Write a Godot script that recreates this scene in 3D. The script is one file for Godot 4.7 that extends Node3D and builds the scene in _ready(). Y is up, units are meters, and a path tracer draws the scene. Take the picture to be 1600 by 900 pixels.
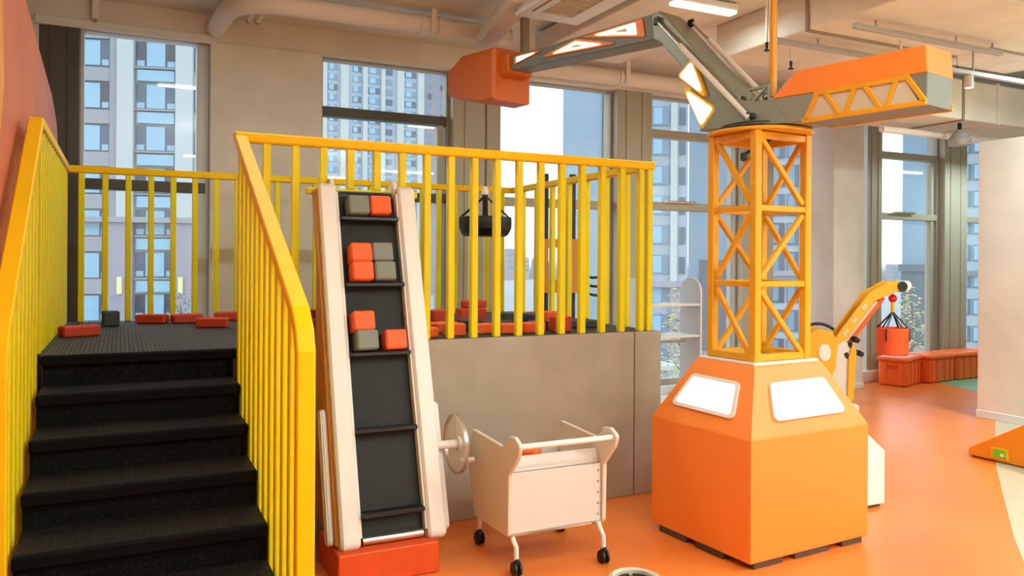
extends Node3D
# An indoor construction-themed play area: stairs and a fenced platform, a belt conveyor, a trolley, a lattice tower crane, seen against a window wall.

# ---------------------------------------------------------------- shapes
class Shape:
	var st := SurfaceTool.new()
	func _init():
		st.begin(Mesh.PRIMITIVE_TRIANGLES)
	func tri(a: Vector3, b: Vector3, c: Vector3, na: Vector3, nb: Vector3, nc: Vector3):
		if (b - a).cross(c - a).dot(na + nb + nc) > 0.0:
			var t = b; b = c; c = t
			t = nb; nb = nc; nc = t
		st.set_normal(na); st.add_vertex(a)
		st.set_normal(nb); st.add_vertex(b)
		st.set_normal(nc); st.add_vertex(c)
	func face(p: Array, out: Vector3):
		var n := Vector3.ZERO
		for i in range(1, p.size() - 1):
			n += (p[i] - p[0]).cross(p[i + 1] - p[0])
		n = n.normalized()
		if n.dot(out) < 0.0: n = -n
		for i in range(1, p.size() - 1):
			tri(p[0], p[i], p[i + 1], n, n, n)
	func box(c: Vector3, s: Vector3, b := 0.0, m := Basis.IDENTITY):
		var h := s * 0.5
		b = minf(b, minf(h.x, minf(h.y, h.z)) * 0.9)
		var ax := [Vector3.RIGHT, Vector3.UP, Vector3.BACK]
		if b <= 0.0:
			for k in 3:
				for g in [-1.0, 1.0]:
					var u: Vector3 = ax[(k + 1) % 3]; var v: Vector3 = ax[(k + 2) % 3]; var n: Vector3 = ax[k] * g
					var q := []
					for e in [[-1, -1], [1, -1], [1, 1], [-1, 1]]:
						q.append(c + m * ((n + u * e[0] + v * e[1]) * h))
					face(q, m * n)
			return
		var i := h - Vector3(b, b, b)
		var at := func(sx, sy, sz, k) -> Vector3:
			var p := Vector3(sx * i.x, sy * i.y, sz * i.z)
			p[k] = [sx, sy, sz][k] * h[k]
			return c + m * p
		for k in 3:
			for g in [-1, 1]:
				var q := []
				for e in [[-1, -1], [1, -1], [1, 1], [-1, 1]]:
					var sg := [0, 0, 0]
					sg[k] = g; sg[(k + 1) % 3] = e[0]; sg[(k + 2) % 3] = e[1]
					q.append(at.call(sg[0], sg[1], sg[2], k))
				face(q, m * (ax[k] * g))
		for k in 3:
			var k1 := (k + 1) % 3; var k2 := (k + 2) % 3
			for e in [[-1, -1], [1, -1], [1, 1], [-1, 1]]:
				var sa := [0, 0, 0]; var sb := [0, 0, 0]
				sa[k] = -1; sb[k] = 1
				for w in [sa, sb]:
					w[k1] = e[0]; w[k2] = e[1]
				face([at.call(sa[0], sa[1], sa[2], k1), at.call(sb[0], sb[1], sb[2], k1), at.call(sb[0], sb[1], sb[2], k2), at.call(sa[0], sa[1], sa[2], k2)], m * (ax[k1] * e[0] + ax[k2] * e[1]))
		for sx in [-1, 1]:
			for sy in [-1, 1]:
				for sz in [-1, 1]:
					face([at.call(sx, sy, sz, 0), at.call(sx, sy, sz, 1), at.call(sx, sy, sz, 2)], m * Vector3(sx, sy, sz))
	# a square bar from a to b, w wide, d deep
	func bar(a: Vector3, b: Vector3, w: float, d: float, side := Vector3.RIGHT, bev := 0.003):
		var y := (b - a).normalized()
		var x := (side - y * side.dot(y)).normalized()
		var z := x.cross(y)
		box((a + b) * 0.5, Vector3(w, a.distance_to(b), d), bev, Basis(x, y, z))
	func prism(poly: PackedVector2Array, z0: float, z1: float, bev := 0.0, xf := Transform3D.IDENTITY):
		if Geometry2D.is_polygon_clockwise(poly): poly.reverse()
		var n := poly.size()
		var cap := poly
		if bev > 0.0:
			cap = PackedVector2Array()
			for i in n:
				var e0 := (poly[i] - poly[(i + n - 1) % n]).normalized()
				var e1 := (poly[(i + 1) % n] - poly[i]).normalized()
				var n0 := Vector2(-e0.y, e0.x); var n1 := Vector2(-e1.y, e1.x)
				var mt := (n0 + n1)
				mt = mt / maxf(0.3, mt.length_squared()) * 2.0
				cap.append(poly[i] + mt * bev)
		var idx := Geometry2D.triangulate_polygon(cap)
		for g in [[z0, -1.0], [z1, 1.0]]:
			var nz: Vector3 = xf.basis * Vector3(0, 0, g[1])
			for t in range(0, idx.size(), 3):
				var q := []
				for j in 3: q.append(xf * Vector3(cap[idx[t + j]].x, cap[idx[t + j]].y, g[0]))
				tri(q[0], q[1], q[2], nz, nz, nz)
		for i in n:
			var a := poly[i]; var b := poly[(i + 1) % n]
			var o3: Vector3 = xf.basis * Vector3((b - a).y, -(b - a).x, 0)
			face([xf * Vector3(a.x, a.y, z0 + bev), xf * Vector3(b.x, b.y, z0 + bev), xf * Vector3(b.x, b.y, z1 - bev), xf * Vector3(a.x, a.y, z1 - bev)], o3)
			if bev > 0.0:
				var ca := cap[i]; var cb := cap[(i + 1) % n]
				for g in [[z0, z0 + bev, -1.0], [z1, z1 - bev, 1.0]]:
					face([xf * Vector3(a.x, a.y, g[1]), xf * Vector3(b.x, b.y, g[1]), xf * Vector3(cb.x, cb.y, g[0]), xf * Vector3(ca.x, ca.y, g[0])], o3.normalized() + xf.basis * Vector3(0, 0, g[2]))
	func ring(outer: PackedVector2Array, inner: PackedVector2Array, z0: float, z1: float, xf := Transform3D.IDENTITY):
		var n := outer.size()
		for i in n:
			var j := (i + 1) % n
			var a := outer[i]; var b := outer[j]; var c := inner[j]; var d := inner[i]
			var o2 := (a + b) * 0.5 - (c + d) * 0.5
			for g in [[z0, -1.0], [z1, 1.0]]:
				face([xf * Vector3(a.x, a.y, g[0]), xf * Vector3(b.x, b.y, g[0]), xf * Vector3(c.x, c.y, g[0]), xf * Vector3(d.x, d.y, g[0])], xf.basis * Vector3(0, 0, g[1]))
			face([xf * Vector3(a.x, a.y, z0), xf * Vector3(b.x, b.y, z0), xf * Vector3(b.x, b.y, z1), xf * Vector3(a.x, a.y, z1)], xf.basis * Vector3(o2.x, o2.y, 0))
			face([xf * Vector3(d.x, d.y, z0), xf * Vector3(c.x, c.y, z0), xf * Vector3(c.x, c.y, z1), xf * Vector3(d.x, d.y, z1)], xf.basis * Vector3(-o2.x, -o2.y, 0))
	func tube(p: Array, r, sides := 12, caps := true):
		var n := p.size()
		var rings := []
		var x := Vector3.ZERO
		for i in n:
			var t: Vector3 = (p[mini(i + 1, n - 1)] - p[maxi(i - 1, 0)]).normalized()
			if i == 0:
				x = t.cross(Vector3.UP if absf(t.y) < 0.9 else Vector3.RIGHT).normalized()
			x = (x - t * x.dot(t)).normalized()
			var y := t.cross(x)
			var rr: float = r[i] if r is Array else r
			var q := []
			for k in sides:
				var a := TAU * k / sides
				var d := x * cos(a) + y * sin(a)
				q.append([p[i] + d * rr, d])
			rings.append([q, t])
		for i in n - 1:
			for k in sides:
				var a = rings[i][0][k]; var b = rings[i][0][(k + 1) % sides]; var c = rings[i + 1][0][(k + 1) % sides]; var d = rings[i + 1][0][k]
				tri(a[0], b[0], c[0], a[1], b[1], c[1]); tri(a[0], c[0], d[0], a[1], c[1], d[1])
		if caps:
			for e in [[0, -1.0], [n - 1, 1.0]]:
				var q := []
				for v in rings[e[0]][0]: q.append(v[0])
				face(q, rings[e[0]][1] * e[1])
	func lathe(pr: Array, seg := 24, xf := Transform3D.IDENTITY):
		for i in pr.size() - 1:
			var a: Vector2 = pr[i]; var b: Vector2 = pr[i + 1]
			var nn := Vector2((b - a).y, -(b - a).x).normalized()
			for k in seg:
				var q := []; var ns := []
				for w in [[a, k], [b, k], [b, k + 1], [a, k + 1]]:
					var g: float = TAU * w[1] / seg
					q.append(xf * Vector3(w[0].x * cos(g), w[0].y, w[0].x * sin(g)))
					ns.append((xf.basis * Vector3(nn.x * cos(g), nn.y, nn.x * sin(g))).normalized())
				if b.x > 1e-5: tri(q[0], q[1], q[2], ns[0], ns[1], ns[2])
				if a.x > 1e-5: tri(q[0], q[2], q[3], ns[0], ns[2], ns[3])
	func done() -> ArrayMesh:
		st.index()
		return st.commit()

func poly(a: Array) -> PackedVector2Array:
	var r := PackedVector2Array()
	for i in range(0, a.size(), 2): r.append(Vector2(a[i], a[i + 1]))
	return r
func rounded(p: PackedVector2Array, rad: float, seg := 4) -> PackedVector2Array:
	var r := PackedVector2Array()
	var n := p.size()
	for i in n:
		var a := p[(i + n - 1) % n]; var b := p[i]; var c := p[(i + 1) % n]
		var u := (a - b).normalized(); var v := (c - b).normalized()
		var half := acos(clampf(u.dot(v), -1, 1)) / 2.0
		var cut := minf(rad / tan(half), minf((a - b).length(), (c - b).length()) * 0.45)
		for k in seg + 1:
			var t := float(k) / seg
			var s := b + u * cut; var e := b + v * cut
			r.append(s.lerp(b, t).lerp(b.lerp(e, t), t))
	return r
func shrink(p: PackedVector2Array, f: float) -> PackedVector2Array:
	var c := Vector2.ZERO
	for v in p: c += v / p.size()
	var r := PackedVector2Array()
	for v in p: r.append(c + (v - c) * f)
	return r
func inset(p: PackedVector2Array, d: float) -> PackedVector2Array:
	var s := 1.0 if not Geometry2D.is_polygon_clockwise(p) else -1.0
	var r := PackedVector2Array()
	var n := p.size()
	for i in n:
		var e0 := (p[i] - p[(i + n - 1) % n]).normalized(); var e1 := (p[(i + 1) % n] - p[i]).normalized()
		var m := Vector2(-e0.y, e0.x) + Vector2(-e1.y, e1.x)
		r.append(p[i] + m / maxf(0.3, m.length_squared()) * 2.0 * d * s)
	return r
func boxmesh(s: Vector3, b := 0.004) -> ArrayMesh:
	var k := "%s|%s" % [s, b]
	if not meshes.has(k):
		var h := Shape.new()
		h.box(Vector3.ZERO, s, b)
		meshes[k] = h.done()
	return meshes[k]

# ---------------------------------------------------------------- nodes
var meshes := {}
var taken := {}
var mats := {}
func numbered(called: String) -> String:
	taken[called] = taken.get(called, -1) + 1
	return called if taken[called] == 0 else "%s_%03d" % [called, taken[called]]
func part(parent: Node3D, called: String, mesh: Mesh, m: Material, at := Vector3.ZERO, turn := Basis.IDENTITY) -> MeshInstance3D:
	var o := MeshInstance3D.new()
	o.name = called; o.mesh = mesh; o.material_override = m
	o.transform = Transform3D(turn, at)
	parent.add_child(o, true)
	return o
func thing(called: String, label: String, category: String, at := Vector3.ZERO, turn := 0.0, group := "") -> Node3D:
	var o := Node3D.new()
	o.name = numbered(called)
	add_child(o, true)
	o.position = at; o.rotation.y = turn
	tag(o, label, category, group)
	return o
func tag(o: Node, label: String, category: String, group := ""):
	o.set_meta("label", label)
	if category: o.set_meta("category", category)
	if group: o.set_meta("group", group)
func solo(called: String, label: String, category: String, mesh: Mesh, m: Material, at := Vector3.ZERO, turn := Basis.IDENTITY, group := "") -> MeshInstance3D:
	var o := part(self, numbered(called), mesh, m, at, turn)
	tag(o, label, category, group)
	return o
func struct(called: String, mesh: Mesh, m: Material, at := Vector3.ZERO, label := "") -> MeshInstance3D:
	var o := part(self, called, mesh, m, at)
	o.set_meta("kind", "structure")
	if label: o.set_meta("label", label)
	return o
func struct_group(called: String, at := Vector3.ZERO, label := "") -> Node3D:
	var o := Node3D.new()
	o.name = called
	add_child(o, true)
	o.position = at
	o.set_meta("kind", "structure")
	if label: o.set_meta("label", label)
	return o
func ry(deg: float) -> Basis: return Basis(Vector3.UP, deg_to_rad(deg))
func rx(deg: float) -> Basis: return Basis(Vector3.RIGHT, deg_to_rad(deg))
func rz(deg: float) -> Basis: return Basis(Vector3.BACK, deg_to_rad(deg))

# ---------------------------------------------------------------- materials
func col(r: int, g: int, b: int) -> Color: return Color8(r, g, b)
func paint(called: String, c: Color, rough := 0.5, metal := 0.0) -> StandardMaterial3D:
	if mats.has(called): return mats[called]
	var m := StandardMaterial3D.new()
	m.resource_name = called
	m.albedo_color = c; m.roughness = rough; m.metallic = metal
	mats[called] = m
	return m
func glow(called: String, c: Color, e: float) -> StandardMaterial3D:
	var m := paint(called, c, 0.5)
	m.emission_enabled = true; m.emission = c; m.emission_energy_multiplier = e
	return m
func noise_image(size: int, freq: float, seed_: int, lo: float, hi: float, octaves := 3) -> Image:
	var n := FastNoiseLite.new()
	n.seed = seed_; n.frequency = freq; n.fractal_octaves = octaves
	var src := n.get_seamless_image(size, size)
	var im := Image.create(size, size, false, Image.FORMAT_RGB8)
	for y in size:
		for x in size:
			var v := lerpf(lo, hi, src.get_pixel(x, y).r)
			im.set_pixel(x, y, Color(v, v, v))
	return im
func triplanar(m: StandardMaterial3D, tile: float, world := true):
	m.uv1_triplanar = true
	m.uv1_world_triplanar = world
	m.uv1_scale = Vector3.ONE / tile
func mottled(m: StandardMaterial3D, tex: Texture2D, tile: float):
	m.albedo_texture = tex
	triplanar(m, tile)
func bumped(m: StandardMaterial3D, tex: Texture2D, tile: float, amount: float):
	m.normal_enabled = true; m.normal_texture = tex; m.normal_scale = amount
	triplanar(m, tile)

var M := {}
func make_materials():
	var soft := ImageTexture.create_from_image(noise_image(256, 0.012, 5, 0.93, 1.0))
	var fine := noise_image(256, 0.08, 9, 0.0, 1.0)
	fine.bump_map_to_normal_map(2.0)
	var fine_n := ImageTexture.create_from_image(fine)
	# diamond-stud rubber: raised lozenges in two directions
	var tread := Image.create(128, 128, false, Image.FORMAT_RGB8)
	for y in 128:
		for x in 128:
			var cx := int(x / 32.0); var cy := int(y / 32.0)
			var u := fposmod(x, 32.0) - 15.5; var v := fposmod(y, 32.0) - 15.5
			var flip := 1.0 if (cx + cy) % 2 == 0 else -1.0
			var a := (u + v * flip) * 0.7071; var b := (u - v * flip) * 0.7071
			var d := sqrt(pow(a / 13.0, 2.0) + pow(b / 5.0, 2.0))
			var h := clampf((1.15 - d) * 2.5, 0.0, 1.0)
			tread.set_pixel(x, y, Color(h, h, h))
	tread.bump_map_to_normal_map(6.0)
	var tread_n := ImageTexture.create_from_image(tread)
	var rib := Image.create(128, 128, false, Image.FORMAT_RGB8)
	for y in 128:
		for x in 128:
			var h := clampf(0.5 + 0.9 * sin(TAU * x / 16.0), 0.0, 1.0) * (0.55 + 0.45 * clampf(0.5 + 2.0 * sin(TAU * y / 64.0 + (PI if int(x / 16.0) % 2 else 0.0)), 0.0, 1.0))
			rib.set_pixel(x, y, Color(h, h, h))
	rib.bump_map_to_normal_map(5.0)
	var rib_n := ImageTexture.create_from_image(rib)

	M.floor = paint("floor_orange", col(240, 130, 54), 0.3); mottled(M.floor, soft, 3.0)
	M.floor_cream = paint("floor_cream", col(204, 190, 160), 0.38); mottled(M.floor_cream, soft, 3.0)
	M.floor_green = paint("floor_green", col(120, 178, 140), 0.38)
	M.wall = paint("wall_paint", col(236, 226, 213), 0.8); mottled(M.wall, soft, 2.0)
	M.ceiling = paint("ceiling_paint", col(238, 228, 216), 0.85); mottled(M.ceiling, soft, 2.0)
	M.trim = paint("white_trim", col(228, 226, 222), 0.5)
	M.salmon = paint("salmon_wall", col(214, 118, 82), 0.6); mottled(M.salmon, soft, 2.0)
	M.salmon_yellow = paint("yellow_wall_band", col(232, 160, 60), 0.6)
	M.mullion = paint("mullion_grey", col(174, 167, 148), 0.5, 0.2)
	M.mullion_dark = paint("mullion_dark", col(84, 80, 70), 0.5, 0.2)
	M.steel_white = paint("frame_white", col(216, 218, 222), 0.45)
	M.glass = paint("window_glass", Color(0.86, 0.93, 0.96, 0.1), 0.02)
	M.glass.transparency = BaseMaterial3D.TRANSPARENCY_ALPHA
	M.acrylic = paint("acrylic", Color(0.95, 0.93, 0.88, 0.22), 0.03)
	M.acrylic.transparency = BaseMaterial3D.TRANSPARENCY_ALPHA
	M.duct = paint("duct_paint", col(236, 224, 208), 0.75); mottled(M.duct, soft, 1.5)
	M.duct_seam = paint("duct_seam", col(150, 134, 112), 0.7)
	M.pipe = paint("pipe_paint", col(236, 225, 212), 0.6)
	M.track = paint("track_grey", col(176, 170, 166), 0.45, 0.3)
	M.black = paint("black_plastic", col(16, 16, 16), 0.45)
	M.bar = paint("yellow_tube", col(236, 212, 30), 0.35)
	M.rail = paint("amber_rail", col(250, 196, 16), 0.48)
	M.bar.metallic_specular = 0.3; M.rail.metallic_specular = 0.25
	M.rubber = paint("stair_rubber", col(12, 12, 10), 0.6); bumped(M.rubber, tread_n, 0.1, 1.0)
	M.tread = paint("tread_rubber", col(32, 31, 26), 0.55); bumped(M.tread, tread_n, 0.1, 1.0)
	M.nosing = paint("nosing_rubber", col(7, 7, 7), 0.6)
	M.rubber.metallic_specular = 0.3; M.nosing.metallic_specular = 0.25; M.tread.metallic_specular = 0.35
	M.mat = paint("platform_mat", col(48, 48, 43), 0.6); bumped(M.mat, rib_n, 0.16, 1.0)
	M.skirt = paint("taupe_panel", col(172, 158, 138), 0.6); mottled(M.skirt, soft, 1.2)
	M.cream_white = paint("cream_white", col(238, 234, 224), 0.4)
	M.ochre = paint("ochre_side", col(206, 136, 34), 0.5)
	M.belt = paint("belt_black", col(18, 18, 13), 0.7)
	M.foam_orange = paint("foam_orange", col(244, 98, 36), 0.65)
	M.foam_grey = paint("foam_grey", col(124, 128, 116), 0.7)
	M.foam_red = paint("foam_red", col(204, 62, 26), 0.65)
	M.foam_dark = paint("foam_dark", col(66, 70, 62), 0.7)
	for k in ["foam_orange", "foam_grey", "foam_red", "foam_dark"]: bumped(M[k], fine_n, 0.2, 0.15)
	M.base_red = paint("base_vermilion", col(226, 78, 16), 0.55); mottled(M.base_red, soft, 0.7)
	M.chrome = paint("bright_metal", col(214, 212, 206), 0.22, 0.9)
	M.crane_orange = paint("crane_orange", col(248, 136, 46), 0.45)
	M.crane_deep = paint("crane_deep_orange", col(208, 98, 8), 0.5)
	M.crane_amber = paint("crane_amber", col(228, 160, 24), 0.4)
	M.crane_grey = paint("crane_grey", col(142, 146, 130), 0.42, 0.25)
	M.crane_grey_dark = paint("crane_grey_dark", col(120, 122, 112), 0.5, 0.1)
	M.panel_beige = paint("panel_beige", col(206, 192, 168), 0.55)
	M.panel_glow = glow("light_panel_glow", Color(1.0, 0.99, 0.96), 1.25)
	M.led_glow = glow("led_strip_glow", Color(1.0, 0.94, 0.8), 2.2)
	M.led_yellow = glow("led_face_glow", Color(1.0, 0.97, 0.86), 1.4)
	M.lamp_glow = glow("ceiling_lamp_glow", Color(1.0, 0.96, 0.88), 4.0)
	M.plate_yellow = paint("plate_yellow", col(252, 196, 34), 0.4)
	M.plinth = paint("plinth_dark", col(82, 62, 46), 0.7)
	M.cart = paint("cart_white", col(226, 212, 194), 0.4)
	M.cart_front = paint("cart_front", col(222, 212, 202), 0.42)
	M.arm_yellow = paint("arm_yellow", col(246, 172, 16), 0.4)
	M.crate = paint("crate_orange", col(246, 108, 34), 0.42)
	M.bag = paint("bag_orange", col(240, 88, 30), 0.7); bumped(M.bag, fine_n, 0.25, 0.3)
	M.rope = paint("rope_brown", col(120, 62, 40), 0.8)
	M.vial = paint("vial_green", col(120, 190, 30), 0.2)
	M.wedge = paint("wedge_orange", col(238, 138, 14), 0.45)

# ---------------------------------------------------------------- camera and light
func setup_view():
	var cam := Camera3D.new()
	cam.name = "camera"
	cam.projection = Camera3D.PROJECTION_FRUSTUM
	cam.near = 0.05; cam.far = 900.0
	cam.size = cam.near * 900.0 / 1246.0
	cam.frustum_offset = Vector2(0, -42.0 / 1246.0 * cam.near)
	cam.transform = Transform3D(ry(-26.12) * rz(0.35), Vector3(0, 1.5, 0))
	add_child(cam)
	cam.current = true
	var e := Environment.new()
	e.background_mode = Environment.BG_SKY
	var sky := Sky.new()
	var sm := ProceduralSkyMaterial.new()
	sm.sky_top_color = Color(0.86, 0.92, 1.0); sm.sky_horizon_color = Color(0.93, 0.97, 1.0)
	sm.ground_bottom_color = Color(0.4, 0.42, 0.42); sm.ground_horizon_color = Color(0.7, 0.74, 0.78)
	sm.sky_energy_multiplier = 1.55
	sky.sky_material = sm
	e.sky = sky
	e.tonemap_mode = Environment.TONE_MAPPER_LINEAR
	e.tonemap_exposure = 1.15
	e.sdfgi_enabled = true; e.ssao_enabled = true; e.ssil_enabled = true
	var we := WorldEnvironment.new()
	we.name = "world_environment"
	we.environment = e
	add_child(we)

const CEIL := 3.55
const LAMP := Color(0.88, 0.98, 0.99)
func strip_light(x: float, z: float, y: float, length: float, along_x: bool, energy: float, label: String, top := CEIL):
	var t := thing("ceiling_strip_light", label, "ceiling light", Vector3(x, y, z), 0.0 if along_x else PI / 2.0, "linear ceiling lights")
	part(t, "housing", boxmesh(Vector3(length, 0.05, 0.1), 0.008), M.trim, Vector3(0, 0.045, 0))
	part(t, "lamp_diffuser", boxmesh(Vector3(length - 0.02, 0.02, 0.08), 0.005), M.lamp_glow, Vector3(0, 0.01, 0))
	for s in [-1, 1]:
		var h := Shape.new()
		h.tube([Vector3(s * length * 0.4, 0.07, 0), Vector3(s * length * 0.4, maxf(0.075, top - y), 0)], 0.004, 6)
		part(t, "hanger", h.done(), M.track)
	# a pendant that shines down and, through its open top, up to the ceiling
	for up in ([false, true] if top - y > 0.2 else [false]):
		var l := AreaLight3D.new()
		l.name = "lamp_up" if up else "lamp_down"
		l.area_size = Vector2(length, 0.1)
		l.light_energy = energy * (0.85 if up else 0.62)
		l.light_color = LAMP
		l.shadow_enabled = true
		l.set("area_range", 20.0)
		l.transform = Transform3D(Basis(Vector3.RIGHT, PI / 2.0 if up else -PI / 2.0), Vector3(0, 0.075 if up else -0.004, 0))
		t.add_child(l, true)

# ---------------------------------------------------------------- room
func build_room():
	var h := Shape.new()
	h.box(Vector3(5.5, -0.1, -1.85), Vector3(15.0, 0.2, 11.7))
	struct("floor", h.done(), M.floor, Vector3.ZERO, "glossy orange vinyl floor")
	h = Shape.new()
	h.prism(poly([8.2, -5.2, 7.44, -4.76, 6.6, -4.22, 5.81, -3.71, 5.05, -3.17, 4.39, -2.70, 3.95, -2.36, 3.6, -2.0, 3.4, -1.5, 3.3, -0.9, 3.3, 2.5, 12.8, 2.5, 12.8, -5.2]), 0.0, 0.002, 0.0, Transform3D(Basis(Vector3.RIGHT, Vector3.BACK, Vector3.UP), Vector3.ZERO))
	struct("floor_inlay", h.done(), M.floor_cream, Vector3.ZERO, "cream vinyl floor area at right")
	h = Shape.new()
	h.prism(poly([9.23, -6.62, 9.12, -6.3, 9.0, -5.9, 8.75, -5.4, 12.8, -5.4, 12.8, -7.1, 9.6, -7.1]), 0.0, 0.002, 0.0, Transform3D(Basis(Vector3.RIGHT, Vector3.BACK, Vector3.UP), Vector3.ZERO))
	struct("floor_inlay_001", h.done(), M.floor_green, Vector3.ZERO, "small green vinyl floor area by the window")
	h = Shape.new()
	h.box(Vector3(5.5, CEIL + 0.1, -1.85), Vector3(15.0, 0.2, 11.7))
	struct("ceiling", h.done(), M.ceiling)
	h = Shape.new()
	h.box(Vector3(-1.4, 1.77, -1.85), Vector3(0.2, CEIL, 11.7))
	struct("wall_left", h.done(), M.wall)
	h = Shape.new()
	h.box(Vector3(12.9, 1.77, -1.85), Vector3(0.2, CEIL, 11.7))
	struct("wall_right", h.done(), M.wall)
	h = Shape.new()
	h.box(Vector3(5.7, 1.77, 3.9), Vector3(14.4, CEIL, 0.2))
	struct("wall_front", h.done(), M.wall)
	# window wall: fascia above, low sill below, solid piers between
	var wb := struct_group("wall_back", Vector3.ZERO, "window wall with grey piers and a deep beige fascia")
	part(wb, "fascia", boxmesh(Vector3(14.2, CEIL - 3.33, 0.3), 0.003), M.wall, Vector3(5.7, (CEIL + 3.33) / 2.0, -7.25))
	part(wb, "sill", boxmesh(Vector3(14.2, 0.14, 0.34), 0.006), M.trim, Vector3(5.7, 0.07, -7.23))
	var piers := [[-1.3, -0.575, "wall", -7.1], [-0.575, -0.30, "mullion_dark", -7.1], [0.665, 1.595, "wall", -7.1], [2.845, 3.35, "mullion", -7.1], [4.72, 5.165, "mullion", -7.1], [6.45, 6.92, "mullion", -7.1], [8.50, 8.77, "mullion", -7.1], [9.99, 10.455, "mullion", -7.1], [11.7, 12.8, "wall", -7.1]]
	for p in piers:
		var o := part(wb, "pier", boxmesh(Vector3(p[1] - p[0], 3.19, 0.28), 0.004), M[p[2]], Vector3((p[0] + p[1]) / 2.0, 1.735, -7.24))
		if p[2] != "wall":
			for f in [0.26, 0.72]:
				part(o, "cover_strip", boxmesh(Vector3((p[1] - p[0]) * 0.05, 3.18, 0.012), 0.002), M.mullion_dark if p[2] == "mullion_dark" else M.mullion, Vector3((p[1] - p[0]) * (f - 0.5), 0, 0.144))
	# windows: [x0, x1, transom heights, vertical mullion x, frame]
	var wins := [[-0.30, 0.665, [2.10], [], true], [1.595, 2.845, [2.845, 2.1], [2.76], false], [3.35, 4.72, [2.1], [], false], [5.165, 6.45, [2.92, 2.12], [], false], [6.92, 7.56, [2.12], [], false], [8.77, 9.99, [2.92, 2.12], [9.88], false], [10.455, 11.7, [2.12], [], false]]
	for i in wins.size():
		var w: Array = wins[i]
		var x0: float = w[0]; var x1: float = w[1]
		var g := struct_group("window_%d" % (i + 1), Vector3((x0 + x1) / 2.0, 0, -7.25))
		var fm: Material = M.steel_white if w[4] else M.mullion
		var hw := (x1 - x0) / 2.0
		for s in [-1, 1]:
			part(g, "frame_stile", boxmesh(Vector3(0.03 if not (w[4] and s > 0) else 0.1, 3.19, 0.1), 0.004), fm, Vector3(s * (hw - (0.015 if not (w[4] and s > 0) else 0.05)), 1.735, 0))
		for y in [0.17, 3.34]:
			part(g, "frame_rail", boxmesh(Vector3(hw * 2.0 - 0.06, 0.06, 0.1), 0.004), fm, Vector3(0, y, 0))
		var ys := [0.2]
		var tr: Array = w[2]
		for k in range(tr.size() - 1, -1, -1):
			part(g, "transom", boxmesh(Vector3(hw * 2.0 - 0.06, 0.085, 0.12), 0.005), M.mullion_dark if i < 2 else M.mullion, Vector3(0, tr[k], 0))
			ys.append(tr[k])
		ys.append(3.32)
		for mx in w[3]:
			part(g, "mullion", boxmesh(Vector3(0.06, 2.7, 0.09), 0.004), M.mullion, Vector3(mx - (x0 + x1) / 2.0, 1.5, 0))
		for k in ys.size() - 1:
			part(g, "pane", boxmesh(Vector3(hw * 2.0 - 0.06, ys[k + 1] - ys[k] - 0.02, 0.012), 0.0), M.glass, Vector3(0, (ys[k] + ys[k + 1]) / 2.0, -0.01))
		if i in [3, 5]:
			part(g, "handle", boxmesh(Vector3(0.42, 0.028, 0.04), 0.01), M.chrome, Vector3(-0.12 if i == 5 else -0.2, 2.165, 0.09))
	struct("trim_1", boxmesh(Vector3(1.3, 0.07, 0.03), 0.004), M.trim, Vector3(0.05, 3.335, -7.09), "white trim above the left window")
	# white pillar and the low white partition at the right
	var pil := struct_group("pillar", Vector3(7.77, 0, -6.97), "white square pillar before the window wall")
	part(pil, "shaft", boxmesh(Vector3(0.5, CEIL, 0.44), 0.006), M.wall, Vector3(0, CEIL / 2.0, 0))
	part(pil, "skirting", boxmesh(Vector3(0.515, 0.07, 0.455), 0.004), M.trim, Vector3(0, 0.035, 0))
	var pt := struct_group("partition", Vector3(8.95, 0, -3.2), "white partition block standing in the room")
	part(pt, "body", boxmesh(Vector3(2.84, 2.69, 3.6), 0.006), M.wall, Vector3(0, 1.345, 0))
	part(pt, "skirting", boxmesh(Vector3(2.856, 0.08, 3.616), 0.004), M.trim, Vector3(0, 0.04, 0))
	# salmon partition beside the stairs, its top edge falling away from the viewer
	var sw := struct_group("wall_salmon", Vector3(-0.43, 0, 0), "salmon-orange wall beside the stairs")
	var pr := Transform3D(Basis(Vector3(0, 0, -1), Vector3.UP, Vector3.RIGHT), Vector3.ZERO)
	h = Shape.new()
	h.prism(poly([1.6, 0, 1.6, 3.3, 2.6, 3.1, 3.6, 2.95, 4.58, 2.78, 5.2, 2.72, 6.3, 2.62, 6.75, 2.5, 6.93, 2.3, 6.95, 0]), -0.12, 0.0, 0.006, pr)
	part(sw, "wall_panel", h.done(), M.salmon)
	h = Shape.new()
	h.prism(poly([1.7, 1.7, 1.7, 3.0, 2.7, 2.9, 3.45, 2.72, 3.72, 2.5, 3.79, 2.2, 3.66, 1.95, 3.2, 1.75]), 0.0, 0.004, 0.0, pr)
	part(sw, "painted_band", h.done(), M.salmon_yellow)

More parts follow.
